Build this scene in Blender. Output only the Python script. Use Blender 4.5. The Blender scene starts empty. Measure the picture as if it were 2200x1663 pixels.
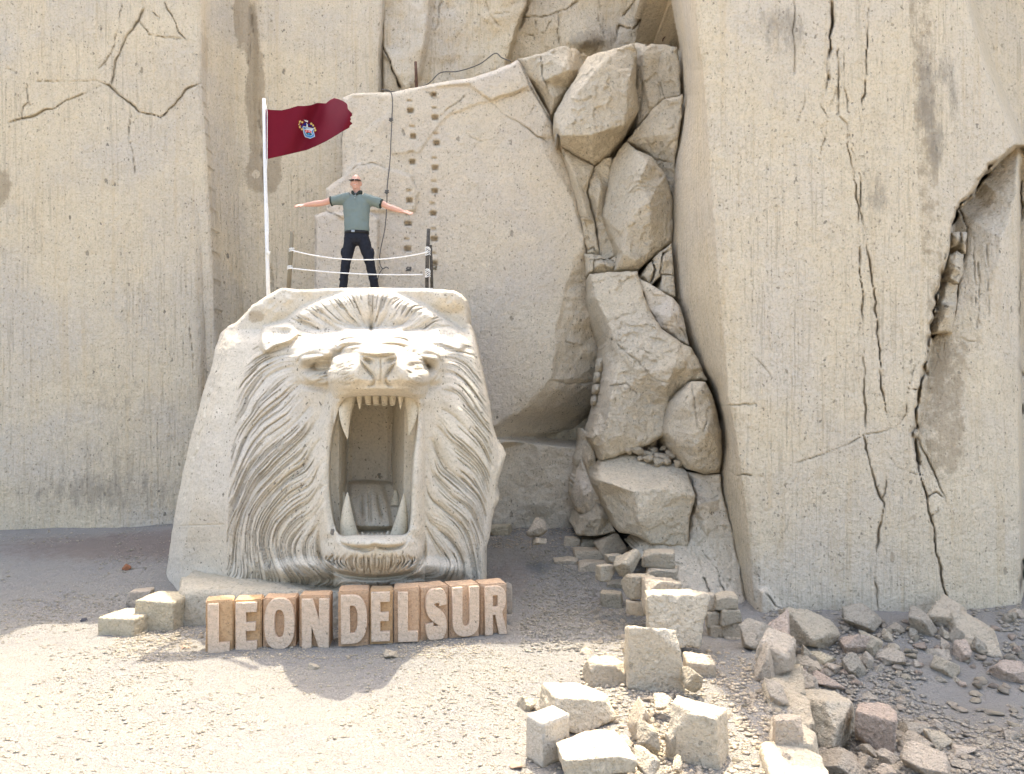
import bpy, bmesh, math, random
import numpy as np
from mathutils import Vector, Matrix, Euler
from mathutils.geometry import delaunay_2d_cdt
random.seed(7); np.random.seed(7)
sc = bpy.context.scene
col = sc.collection
# ------------------------------------------------------------------ camera, sky, sun, exposure
F, H, CX, HY = 1650.0, 2.5, 1100.0, 900.0      # focal length in photo pixels, eye height, principal point
cam_d = bpy.data.cameras.new('camera'); cam = bpy.data.objects.new('camera', cam_d); col.objects.link(cam)
cam_d.sensor_width = 36.0; cam_d.lens = F/2200*36.0
cam_d.shift_y = (HY-831.5)/2200.0
cam.location = (0, 0, H); cam.rotation_euler = (math.radians(90), 0, 0)
cam_d.clip_start = 0.1; cam_d.clip_end = 3000
sc.camera = cam
SUN = Vector((-0.045, -0.45, -1.0)).normalized()         # direction the light travels
elev = math.asin(-SUN.z)
azim = math.atan2(-SUN.x, -SUN.y)                        # towards the sun, clockwise from +Y
world = bpy.data.worlds.new('World'); sc.world = world; world.use_nodes = True
wn = world.node_tree; bg = wn.nodes['Background']
sky = wn.nodes.new('ShaderNodeTexSky'); sky.sky_type = 'NISHITA'; sky.sun_disc = False
sky.sun_elevation = elev; sky.sun_rotation = azim; sky.altitude = 300; sky.air_density = 1.0; sky.dust_density = 7.5; sky.ozone_density = 1.0
wn.links.new(sky.outputs[0], bg.inputs[0]); bg.inputs[1].default_value = 0.15
sl = bpy.data.lights.new('sun', 'SUN'); sl.energy = 2.0; sl.angle = math.radians(0.53); sl.color = (1.0, 0.93, 0.82)
so = bpy.data.objects.new('sun', sl); col.objects.link(so)
so.rotation_euler = (-SUN).to_track_quat('Z', 'Y').to_euler(); so.location = (0, 10, 30)
sc.view_settings.view_transform = 'Standard'; sc.view_settings.look = 'None'
sc.view_settings.gamma = 1.0; sc.view_settings.use_curve_mapping = False
sc.view_settings.exposure = 2.32

# ------------------------------------------------------------------ numeric helpers
def _hash(ix, iy, iz, s):
    n = (ix.astype(np.int64)*73856093) ^ (iy.astype(np.int64)*19349663) ^ (iz.astype(np.int64)*83492791) ^ (s*2654435)
    n = (n ^ (n >> 13)) * 1274126177
    n = n & 0x7fffffff
    n = (n ^ (n >> 15)) * 2246822519
    return ((n & 0xffffff) / float(0xffffff))*2-1
def noise(x, y, z, s=0):
    x, y, z = np.broadcast_arrays(np.asarray(x, float), np.asarray(y, float), np.asarray(z, float))
    fx, fy, fz = np.floor(x), np.floor(y), np.floor(z)
    u, v, w = x-fx, y-fy, z-fz
    u = u*u*(3-2*u); v = v*v*(3-2*v); w = w*w*(3-2*w)
    out = 0
    for dx in (0, 1):
        for dy in (0, 1):
            for dz in (0, 1):
                out = out + _hash(fx+dx, fy+dy, fz+dz, s)*(u if dx else 1-u)*(v if dy else 1-v)*(w if dz else 1-w)
    return out
def fbm(x, y, z, o=4, s=0, g=0.5):
    a, t, n = 1.0, 0.0, 0.0
    for i in range(o):
        t = t+a*noise(x, y, z, s+i*17); n += a
        a *= g; x, y, z = np.asarray(x)*2.03+3.1, np.asarray(y)*2.03+1.7, np.asarray(z)*2.03+5.3
    return t/n
def sst(a, b, x):
    t = np.clip((x-a)/(b-a+1e-12), 0, 1); return t*t*(3-2*t)
def bump(X, Y, cx, cy, rx, ry, h, p=1.0, rot=0.0):
    c, s = math.cos(math.radians(rot)), math.sin(math.radians(rot))
    dx, dy = X-cx, Y-cy
    r = ((dx*c+dy*s)/rx)**2+((-dx*s+dy*c)/ry)**2
    return h*np.exp(-r**p)
def seg_dist(X, Y, P):
    P = np.asarray(P, float); best = np.full(X.shape, 1e9); t_at = np.zeros(X.shape)
    n = len(P)-1
    for i in range(n):
        ax, ay = P[i]; bx, by = P[i+1]; dx, dy = bx-ax, by-ay; L = dx*dx+dy*dy+1e-9
        t = np.clip(((X-ax)*dx+(Y-ay)*dy)/L, 0, 1)
        d = np.hypot(X-ax-t*dx, Y-ay-t*dy)
        m = d < best; best = np.where(m, d, best); t_at = np.where(m, (i+t)/n, t_at)
    return best, t_at
def poly_sd(X, Y, P):
    P = np.asarray(P, float)
    d, _ = seg_dist(X, Y, np.vstack([P, P[:1]]))
    ins = np.zeros(X.shape, bool); n = len(P)
    for i in range(n):
        ax, ay = P[i]; bx, by = P[(i+1) % n]
        if ay == by: continue
        c = ((ay > Y) != (by > Y)) & (X < (bx-ax)*(Y-ay)/(by-ay)+ax)
        ins ^= c
    return np.where(ins, -d, d)
def nearest_on(px, py, P):
    P = np.asarray(P, float); P = np.vstack([P, P[:1]])
    bd = np.full(px.shape, 1e9); bx_, by_ = px.copy(), py.copy()
    for i in range(len(P)-1):
        ax, ay = P[i]; bx, by = P[i+1]; dx, dy = bx-ax, by-ay; L = dx*dx+dy*dy+1e-9
        t = np.clip(((px-ax)*dx+(py-ay)*dy)/L, 0, 1); qx, qy = ax+t*dx, ay+t*dy
        d = np.hypot(px-qx, py-qy); m = d < bd
        bd = np.where(m, d, bd); bx_ = np.where(m, qx, bx_); by_ = np.where(m, qy, by_)
    return bx_, by_
def smooth_line(P, k=6):
    P = [np.array(p, float) for p in P]
    if len(P) < 3: return np.array(P)
    P = [2*P[0]-P[1]]+P+[2*P[-1]-P[-2]]; out = []
    for i in range(1, len(P)-2):
        for j in range(k):
            t = j/k; a, b, c, d = P[i-1:i+3]
            out.append(0.5*((2*b)+(-a+c)*t+(2*a-5*b+4*c-d)*t*t+(-a+3*b-3*c+d)*t**3))
    out.append(P[-2]); return np.array(out)
def jitter_line(P, amp, step, seed):
    """break a polyline into short crooked segments (cracks, ragged outlines)"""
    P = np.asarray(P, float); out = [P[0]]
    for i in range(len(P)-1):
        L = np.hypot(*(P[i+1]-P[i])[:2]); n = max(1, int(L/step))
        d = (P[i+1]-P[i])/max(L, 1e-6)
        for j in range(1, n+1):
            q = P[i]+(P[i+1]-P[i])*j/n
            if j < n or i < len(P)-2:
                o = amp*float(fbm(q[0]*0.06+seed, q[1]*0.06, seed*1.3, 3, seed))*1.8
                q = q.copy(); q[0] += -d[1]*o; q[1] += d[0]*o
            out.append(q)
    return np.array(out)
def groove(A, X, Y, xs, ys, P, w, h, taper=True, tpr=6, vary=False, mx=False):
    """A += h * profile along polyline P of half-width w, windowed"""
    P = np.asarray(P, float)
    x0, x1 = P[:, 0].min()-w*3, P[:, 0].max()+w*3; y0, y1 = P[:, 1].min()-w*3, P[:, 1].max()+w*3
    i0, i1 = np.searchsorted(xs, [x0, x1]); j0, j1 = np.searchsorted(ys, [y0, y1])
    if i1-i0 < 1 or j1-j0 < 1: return
    sx, sy = X[j0:j1, i0:i1], Y[j0:j1, i0:i1]
    d, t = seg_dist(sx, sy, P)
    if vary: w = w*(0.45+0.85*np.clip(0.5+1.3*fbm(sx*0.045, sy*0.045, 2.0, 2, 91), 0, 1.2)); h = h*np.clip(0.75+1.6*fbm(sx*0.02, sy*0.02, 9.0, 2, 92), 0.12, 1.2)
    k = np.exp(-(d/w)**2)
    if taper: k = k*np.clip(np.minimum(t, 1-t)*tpr, 0.15, 1)
    if mx: A[j0:j1, i0:i1] = np.maximum(A[j0:j1, i0:i1], h*k)
    else: A[j0:j1, i0:i1] += h*k
def cr_multi(A, M, X, Y, xs, ys, cracks, seed):
    for n, c in enumerate(cracks):
        P, w, h = c[0], c[1], c[2]
        q = jitter_line(P, 3.0 if len(c) < 4 else c[3], 7, seed+n)
        w *= 0.78
        groove(A, X, Y, xs, ys, q, w, h, True, 25, True)
        groove(M, X, Y, xs, ys, q, w*0.85, min(0.75, 0.15+h*5), True, 25, True)  # crack shade painted into the mask, since the grooves alone stay too pale
def facet_depth(X, Y, pts, edges=()):
    """piecewise planar depth through the control points (x, y, D)"""
    co = [Vector((p[0], p[1])) for p in pts]
    V, E, T, ov, oe, of = delaunay_2d_cdt(co, [tuple(e) for e in edges], [], 0, 1e-5)
    dep = []
    for i, v in enumerate(V):
        if ov[i]: dep.append(pts[ov[i][0]][2])
        else:
            w = [(1/((v.x-p[0])**2+(v.y-p[1])**2+1e-6), p[2]) for p in pts]
            dep.append(sum(a*b for a, b in w)/sum(a for a, b in w))
    D = np.full(X.shape, np.nan)
    for t in T:
        a, b, c = [V[i] for i in t]; da, db, dc = [dep[i] for i in t]
        den = (b.y-c.y)*(a.x-c.x)+(c.x-b.x)*(a.y-c.y)
        if abs(den) < 1e-6: continue
        l1 = ((b.y-c.y)*(X-c.x)+(c.x-b.x)*(Y-c.y))/den
        l2 = ((c.y-a.y)*(X-c.x)+(a.x-c.x)*(Y-c.y))/den; l3 = 1-l1-l2
        m = (l1 >= -1e-4) & (l2 >= -1e-4) & (l3 >= -1e-4)
        # perspective-true plane: interpolate 1/D
        D = np.where(m, 1/(l1/da+l2/db+l3/dc), D)
    if np.isnan(D).any():
        num = np.zeros(X.shape); den = np.zeros(X.shape)
        for p in pts:
            w = 1/((X-p[0])**2+(Y-p[1])**2+4)**2; num += w*p[2]; den += w
        D = np.where(np.isnan(D), num/den, D)
    return D
def blur(A, n=1):
    for _ in range(n):
        B = np.pad(A, 1, mode='edge')
        A = (B[:-2, 1:-1]+B[2:, 1:-1]+B[1:-1, :-2]+B[1:-1, 2:]+4*B[1:-1, 1:-1])/8
    return A
def unproj(x, y, D):
    return (x-CX)/F*D, D, H-(y-HY)/F*D
def at(x, y, D):
    return Vector(((x-CX)/F*D, D, H-(y-HY)/F*D))

# ------------------------------------------------------------------ mesh helpers
def mesh_np(name, V, Fc, mat, parent=None, smooth=True, colors=None, link=True):
    me = bpy.data.meshes.new(name)
    V = np.asarray(V, np.float32)
    if isinstance(Fc, np.ndarray):
        n, k = Fc.shape
        me.vertices.add(len(V)); me.vertices.foreach_set('co', V.ravel())
        me.loops.add(n*k); me.loops.foreach_set('vertex_index', Fc.astype(np.int32).ravel())
        me.polygons.add(n); me.polygons.foreach_set('loop_start', np.arange(0, n*k, k, dtype=np.int32))
        me.polygons.foreach_set('loop_total', np.full(n, k, np.int32))
        me.update(calc_edges=True)
    else:
        me.from_pydata([tuple(v) for v in V], [], Fc)
    me.validate()
    if smooth: me.polygons.foreach_set('use_smooth', np.ones(len(me.polygons), bool))
    if colors is not None:
        a = me.color_attributes.new('mask', 'FLOAT_COLOR', 'POINT')
        c = np.ones((len(V), 4), np.float32); c[:, :3] = np.clip(colors, 0, 1); a.data.foreach_set('color', c.ravel())
    if mat: me.materials.append(mat)
    o = bpy.data.objects.new(name, me)
    if link: col.objects.link(o)
    if parent: o.parent = parent
    return o
def tag(o, label=None, cat=None, group=None, kind=None):
    if label: o['label'] = label
    if cat: o['category'] = cat
    if group: o['group'] = group
    if kind: o['kind'] = kind
    return o
def empty(name, loc, label, cat, group=None):
    o = bpy.data.objects.new(name, None); col.objects.link(o); o.location = loc; o.empty_display_size = 0.1
    bpy.context.view_layer.update()
    return tag(o, label, cat, group)
def adopt(child, root):
    child.parent = root; child.matrix_parent_inverse = Matrix.Translation(root.location).inverted() if root.type == 'EMPTY' else root.matrix_world.inverted()
    return child
def bm_obj(name, bm, mat, parent=None, smooth=False):
    me = bpy.data.meshes.new(name); bm.normal_update(); bm.to_mesh(me); bm.free()
    if smooth:
        me.polygons.foreach_set('use_smooth', np.ones(len(me.polygons), bool))
    me.materials.append(mat)
    o = bpy.data.objects.new(name, me); col.objects.link(o)
    if parent: adopt(o, parent)
    return o

def axis_grid(lo, hi, step, f0, f1, coarse):
    a = []
    if lo < f0: a += list(np.arange(lo, min(f0, hi), coarse))
    a += list(np.arange(max(lo, f0), min(hi, f1)+step, step))
    if hi > f1: a += list(np.arange(max(lo, f1)+coarse, hi+coarse, coarse))
    return np.array(sorted(set(a)))
def relief(name, outline, depth, mat, step=2.4, thick=1.0, ragged=0.0, cracks=(), namp=(0.02, 1.2), vein=0.0,
           roundr=0.0, roundpx=10, masks=None, seed=0, parent=None, topflat=False, sm=1, chip=0.0):
    """a carved rock surface: outline in photo pixels, depth(X, Y) in metres, unprojected to the place it stands"""
    P = np.asarray([(p[0], p[1]) for p in outline], float)
    if ragged: P = jitter_line(np.vstack([P, P[:1]]), ragged, 6, seed+5)[:-1]
    xs = axis_grid(P[:, 0].min()-step, P[:, 0].max()+step, step, -20, 2220, 14)
    ys = axis_grid(P[:, 1].min()-step, P[:, 1].max()+step, step, -20, 1680, 14)
    X, Y = np.meshgrid(xs, ys)
    sd = poly_sd(X, Y, P)
    D = depth(X, Y)
    if sm: D = blur(D, sm)
    M = np.zeros(X.shape+(3,))
    gx, gy, gz = unproj(X, Y, D)
    a, f = namp
    if a:
        D = D+a*fbm(gx*f, gy*f*0.5, gz*f, 5, seed+1)
        D = D+a*0.35*fbm(gx*f*6, gy*f*3, gz*f*6, 3, seed+2)
    if chip:
        f_ = fbm(gx*1.7, gy*1.7, gz*1.7, 4, seed+31)*4.0; f_ = f_+0.25*fbm(gx*9, gy*9, gz*9, 2, seed+32)
        D = D+chip*(np.floor(f_)+sst(0.0, 0.16, f_-np.floor(f_)))
    if vein: D = D+vein*fbm(gx*16, gy*3, gz*1.1, 3, seed+3)
    if roundr: D = D+roundr*np.clip(1+sd/roundpx, 0, 1)**2.2
    A = np.zeros(X.shape); mk = np.zeros(X.shape)
    cr_multi(A, mk, X, Y, xs, ys, cracks, seed+11)
    D = D+A; M[..., 0] = np.clip(mk, 0, 1)
    if masks: masks(X, Y, M, xs, ys)
    # cells inside the outline, rim vertices moved onto it
    keep = sd < step*0.72
    cell = keep[:-1, :-1] & keep[1:, :-1] & keep[:-1, 1:] & keep[1:, 1:]
    cell &= ((sd[:-1, :-1] < 0) | (sd[1:, :-1] < 0) | (sd[:-1, 1:] < 0) | (sd[1:, 1:] < 0))
    rim = (sd > -step*0.45) & (sd < step*1.5)
    rx, ry = nearest_on(X[rim], Y[rim], P)
    Xs, Ys = X.copy(), Y.copy()
    Xs[rim] = rx; Ys[rim] = ry
    wx, wy, wz = unproj(Xs, Ys, D)
    idx = np.arange(X.size).reshape(X.shape)
    q = np.stack([idx[:-1, :-1], idx[1:, :-1], idx[1:, 1:], idx[:-1, 1:]], -1)[cell]
    used = np.unique(q); remap = np.full(X.size, -1); remap[used] = np.arange(len(used))
    V = np.stack([wx.ravel()[used], wy.ravel()[used], wz.ravel()[used]], 1); C = M.reshape(-1, 3)[used]
    q = remap[q]
    if thick:
        e = np.concatenate([q[:, [0, 1]], q[:, [1, 2]], q[:, [2, 3]], q[:, [3, 0]]])
        es = np.sort(e, 1); key = es[:, 0]*len(V)+es[:, 1]
        u, inv, cnt = np.unique(key, return_inverse=True, return_counts=True)
        be = e[cnt[inv] == 1]
        bv = np.unique(be); nm = np.full(len(V), -1); nm[bv] = len(V)+np.arange(len(bv))
        back = V[bv].copy(); back[:, 1] += thick
        V = np.vstack([V, back]); C = np.vstack([C, C[bv]])
        q = np.vstack([q, np.stack([be[:, 1], be[:, 0], nm[be[:, 0]], nm[be[:, 1]]], 1)])
    o = mesh_np(name, V, q, mat, None, True, C)
    if parent: adopt(o, parent)
    return o

# ------------------------------------------------------------------ materials
class NT:
    def __init__(s, name):
        s.m = bpy.data.materials.new(name); s.m.use_nodes = True; s.t = s.m.node_tree; s.n = s.t.nodes
        s.p = s.n['Principled BSDF']; s.tc = s.n.new('ShaderNodeTexCoord')
    def mapv(s, sx, sy, sz, rot=(0, 0, 0)):
        m = s.n.new('ShaderNodeMapping'); m.inputs['Scale'].default_value = (sx, sy, sz); m.inputs['Rotation'].default_value = rot
        s.t.links.new(s.tc.outputs['Object'], m.inputs[0]); return m.outputs[0]
    def noise(s, v, scale, detail=4, rough=0.55, dist=0.0):
        n = s.n.new('ShaderNodeTexNoise'); n.inputs['Scale'].default_value = scale; n.inputs['Detail'].default_value = detail
        n.inputs['Roughness'].default_value = rough; n.inputs['Distortion'].default_value = dist
        s.t.links.new(v, n.inputs['Vector']); return n.outputs['Fac']
    def voro(s, v, scale, rnd=1.0):
        n = s.n.new('ShaderNodeTexVoronoi'); n.inputs['Scale'].default_value = scale; n.inputs['Randomness'].default_value = rnd
        s.t.links.new(v, n.inputs['Vector']); return n.outputs['Distance'], n.outputs['Color']
    def ramp(s, f, a, b, ca=0.0, cb=1.0):
        n = s.n.new('ShaderNodeMapRange'); n.interpolation_type = 'SMOOTHSTEP'
        n.inputs[1].default_value = a; n.inputs[2].default_value = b; n.inputs[3].default_value = ca; n.inputs[4].default_value = cb
        s.t.links.new(f, n.inputs[0]); return n.outputs[0]
    def math(s, op, a, b=None):
        n = s.n.new('ShaderNodeMath'); n.operation = op; n.use_clamp = False
        for i, v in enumerate((a, b)):
            if v is None: continue
            if isinstance(v, (int, float)): n.inputs[i].default_value = v
            else: s.t.links.new(v, n.inputs[i])
        return n.outputs[0]
    def mix(s, f, a, b, mode='MIX'):
        n = s.n.new('ShaderNodeMix'); n.data_type = 'RGBA'; n.blend_type = mode
        for k, v in ((0, f), (6, a), (7, b)):
            if isinstance(v, (int, float)): n.inputs[k].default_value = v
            elif isinstance(v, tuple): n.inputs[k].default_value = v+(1,)
            else: s.t.links.new(v, n.inputs[k])
        return n.outputs[2]
    def bump(s, h, strength, dist, prev=None):
        n = s.n.new('ShaderNodeBump'); n.inputs['Strength'].default_value = strength; n.inputs['Distance'].default_value = dist
        s.t.links.new(h, n.inputs['Height'])
        if prev is not None: s.t.links.new(prev, n.inputs['Normal'])
        return n.outputs[0]
    def done(s, c, rough=0.95, nrm=None, spec=0.15):
        if isinstance(c, tuple): s.p.inputs['Base Color'].default_value = c+(1,)
        else: s.t.links.new(c, s.p.inputs['Base Color'])
        s.p.inputs['Roughness'].default_value = rough; s.p.inputs['Specular IOR Level'].default_value = spec
        if nrm is not None: s.t.links.new(nrm, s.p.inputs['Normal'])
        return s.m
def attr(t, name='mask'):
    a = t.n.new('ShaderNodeAttribute'); a.attribute_name = name
    sp = t.n.new('ShaderNodeSeparateColor'); t.t.links.new(a.outputs['Color'], sp.inputs[0]); return sp.outputs

def tuff(name, warm, cool, streak=0.0, speck=1.0, fine=1.0, mask=True, tone=None, coarse=0.5, ss=1.0):
    """volcanic tuff: cream and grey clouds, pumice pits and dark lithic specks, optional saw streaks"""
    t = NT(name); o = t.mapv(1, 1, 1)
    big = t.noise(o, 0.55, 4, 0.55, 0.4); mid = t.noise(o, 3.2, 5, 0.6); fin = t.noise(o, 34, 4, 0.7)
    c = t.mix(t.ramp(big, 0.36, 0.66), warm, cool)
    dk = tuple(v*0.80 for v in warm); lt = tuple(min(1, v*1.13) for v in warm)
    c = t.mix(t.math('MULTIPLY', t.ramp(mid, 0.5, 0.75), 0.30), c, lt)
    c = t.mix(t.math('MULTIPLY', t.ramp(mid, 0.48, 0.27), 0.42), c, dk)
    c = t.mix(t.math('MULTIPLY', t.ramp(fin, 0.47, 0.66), 0.55), c, tuple(v*0.62 for v in warm))
    gr_ = t.noise(o, 13, 5, 0.75)
    c = t.mix(t.math('MULTIPLY', t.ramp(gr_, 0.52, 0.68), 0.35), c, tuple(min(1, v*1.16) for v in warm))
    c = t.mix(t.math('MULTIPLY', t.ramp(gr_, 0.46, 0.30), 0.40), c, tuple(v*0.66 for v in warm))
    h = fin
    if streak:
        sv = t.mapv(26, 26, 0.9); st = t.noise(sv, 1.0, 3, 0.6, 0.25)
        sv2 = t.mapv(9, 9, 0.35); st2 = t.noise(sv2, 1.0, 3, 0.55, 0.3)
        reg = t.ramp(t.noise(t.mapv(.5, .5, .28), 1.3, 3), 0.38, 0.62)
        thin = t.math('MULTIPLY', t.ramp(st, 0.47, 0.34), reg)
        c = t.mix(t.math('MULTIPLY', thin, 0.38*streak), c, tuple(v*0.42 for v in warm))
        c = t.mix(t.math('MULTIPLY', t.ramp(st2, 0.5, 0.75), 0.22*streak), c, tuple(v*1.1 for v in cool))
        c = t.mix(t.math('MULTIPLY', t.ramp(st2, 0.46, 0.28), 0.30*streak), c, tuple(a*b for a, b in zip(warm, (.80, .72, .60))))
    # specks: three sizes, stretched a little along the saw direction
    hs = None
    wob = t.n.new('ShaderNodeTexNoise'); wob.inputs['Scale'].default_value = 16; wob.inputs['Detail'].default_value = 3; t.t.links.new(o, wob.inputs['Vector'])
    def warp(v):
        s1 = t.n.new('ShaderNodeVectorMath'); s1.operation = 'SUBTRACT'; t.t.links.new(wob.outputs['Color'], s1.inputs[0]); s1.inputs[1].default_value = (.5, .5, .5)
        s2 = t.n.new('ShaderNodeVectorMath'); s2.operation = 'SCALE'; t.t.links.new(s1.outputs[0], s2.inputs[0]); s2.inputs['Scale'].default_value = 0.075
        s3 = t.n.new('ShaderNodeVectorMath'); s3.operation = 'ADD'; t.t.links.new(v, s3.inputs[0]); t.t.links.new(s2.outputs[0], s3.inputs[1]); return s3.outputs[0]
    for sc_, r0, thr, k, zz in ((3.3*ss, 0.12, 0.60, 0.75, 0.62), (8.5*ss, 0.17, 0.50, 0.75, 0.7), (21*ss, 0.28, 0.35, 0.65, 0.8)):
        v, cc = t.voro(warp(t.mapv(1, 1, zz)), sc_)
        sp = t.n.new('ShaderNodeSeparateColor'); t.t.links.new(cc, sp.inputs[0])
        sz = t.ramp(sp.outputs[0], thr, 1.0, 0.0, r0)
        m = t.math('MULTIPLY', t.ramp(t.math('SUBTRACT', sz, v), 0.0, 0.03), k*speck)
        sc_col = t.mix(sp.outputs[1], tuple(v_*0.28 for v_ in cool), tuple(v_*0.55 for v_ in warm))
        c = t.mix(m, c, sc_col)
        hs = m if hs is None else t.math('ADD', hs, m)
    if mask:
        a = attr(t)
        edge = t.noise(o, 7.0, 5, 0.65)
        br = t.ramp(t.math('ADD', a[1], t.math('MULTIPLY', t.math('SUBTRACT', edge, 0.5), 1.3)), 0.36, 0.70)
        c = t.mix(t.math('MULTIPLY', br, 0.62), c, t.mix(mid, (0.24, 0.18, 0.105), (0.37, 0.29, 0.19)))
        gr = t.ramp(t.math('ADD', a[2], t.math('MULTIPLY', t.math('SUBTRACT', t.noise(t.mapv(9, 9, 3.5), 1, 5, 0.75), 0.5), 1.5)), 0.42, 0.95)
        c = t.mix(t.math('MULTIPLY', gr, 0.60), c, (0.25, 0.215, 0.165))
        c = t.mix(t.math('MULTIPLY', a[0], 0.85), c, (0.075, 0.058, 0.042))  # red channel: painted shade inside cracks and chiselled strokes
    if tone:
        oi = t.n.new('ShaderNodeObjectInfo')
        c = t.mix(t.math('MULTIPLY', oi.outputs['Random'], 0.55), c, tone)
        hsv = t.n.new('ShaderNodeHueSaturation'); t.t.links.new(c, hsv.inputs['Color'])
        t.t.links.new(t.ramp(oi.outputs['Random'], 0, 1, 0.85, 1.12), hsv.inputs['Value']); c = hsv.outputs[0]
    n = t.bump(t.math('SUBTRACT', t.noise(o, 11*coarse*2, 5, 0.68), t.math('MULTIPLY', hs, 0.6)), 0.8*fine, 0.07)
    n = t.bump(fin, 0.6*fine, 0.02, n)
    if streak:
        n = t.bump(st, 0.8*streak, 0.03, n)
    return t.done(c, 0.96, n, 0.1)
def plain(name, c, rough=0.7, var=0.15, scale=20, bumpd=0.003, spec=0.3, metal=0):
    t = NT(name); o = t.mapv(1, 1, 1); f = t.noise(o, scale, 4, 0.6)
    cc = t.mix(t.ramp(f, 0.3, 0.7), tuple(v*(1-var) for v in c), tuple(min(1, v*(1+var)) for v in c))
    m = t.done(cc, rough, t.bump(f, 0.4, bumpd), spec); t.p.inputs['Metallic'].default_value = metal
    return m
WARM, COOL = (0.66, 0.55, 0.375), (0.58, 0.505, 0.39)
M_wall = tuff('tuff_sawn_wall', WARM, COOL, 1.0)
M_wallr = tuff('tuff_right_wall', (0.67, 0.56, 0.385), (0.63, 0.545, 0.415), 1.0)
M_slab = tuff('tuff_monolith', (0.66, 0.56, 0.405), (0.59, 0.515, 0.41), 0.25)
M_rock = tuff('tuff_broken', (0.70, 0.59, 0.415), (0.63, 0.55, 0.415), 0.0, 0.8, 1.5)
M_lion = tuff('tuff_carved', (0.61, 0.53, 0.395), (0.565, 0.50, 0.395), 0.0, 1.3, 0.5, ss=1.0)
M_ash = tuff('tuff_loose_stone', (0.66, 0.555, 0.385), (0.60, 0.52, 0.385), 0.0, 0.7, 1.8, mask=False, tone=(0.58, 0.465, 0.33))
M_grey = tuff('tuff_dusty_rubble', (0.60, 0.515, 0.38), (0.55, 0.485, 0.375), 0.0, 0.5, 1.8, mask=False, tone=(0.56, 0.44, 0.32))
M_pink = tuff('tuff_pink_rubble', (0.64, 0.49, 0.36), (0.58, 0.48, 0.37), 0.0, 0.5, 1.8, mask=False)
M_sawn = tuff('tuff_sawn_block', (0.52, 0.455, 0.35), (0.49, 0.44, 0.35), 0.0, 1.5, 0.8, mask=False, ss=1.1)
M_letter = tuff('pink_tuff_letter', (0.68, 0.50, 0.335), (0.66, 0.53, 0.38), 0.0, 1.0, 0.7, mask=False, ss=2.2)
M_letterd = tuff('rusty_tuff_letter', (0.54, 0.34, 0.17), (0.62, 0.46, 0.29), 0.0, 1.0, 0.7, mask=False, ss=2.2)
M_letterb = tuff('tan_tuff_letter_ground', (0.55, 0.355, 0.205), (0.55, 0.40, 0.265), 0.0, 1.0, 0.7, mask=False, ss=2.2)

# ================================================================== GROUND
EDGE = [(-5, 0.4), (3.0, 1.45), (5.4, 1.98), (6.9, 2.44), (8.2, 2.76), (9.0, 2.95), (9.9, 3.15), (30, 3.3)]     # (Y, X) of the terrace edge
def edge_x(Y):
    return np.interp(Y, [e[0] for e in EDGE], [e[1] for e in EDGE])
def ground_z(X, Y, detail=True):
    X = np.asarray(X, float); Y = np.asarray(Y, float)
    z = 0.62*sst(9.6, 13.4, Y)
    z = z+0.16*sst(11.9, 13.4, Y)*sst(-2.5, -4.2, X)*sst(-9, -6, X)*0
    z = z+0.10*bump(X, Y, -5.2, 12.9, 1.2, 0.7, 1.0)*1.0+0.30*bump(X, Y, -4.3, 13.2, 0.9, 0.8, 1.0)
    drop = sst(0.0, 0.22, X-edge_x(Y)+0.05*fbm(X*2, Y*2, 0, 3, 3))
    low = -0.50+0.55*sst(7.6, 9.8, Y)+0.10*fbm(X*1.1, Y*1.1, 2.2, 4, 9)-0.28*sst(0.75, 0.15, X-edge_x(Y)-0.2)*sst(8.2, 7.4, Y)
    z = z*(1-drop)+low*drop
    if detail:
        z = z+0.030*fbm(X*0.9, Y*0.9, 0, 4, 21)+0.012*fbm(X*6, Y*6, 0, 3, 22)
    return z
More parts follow.
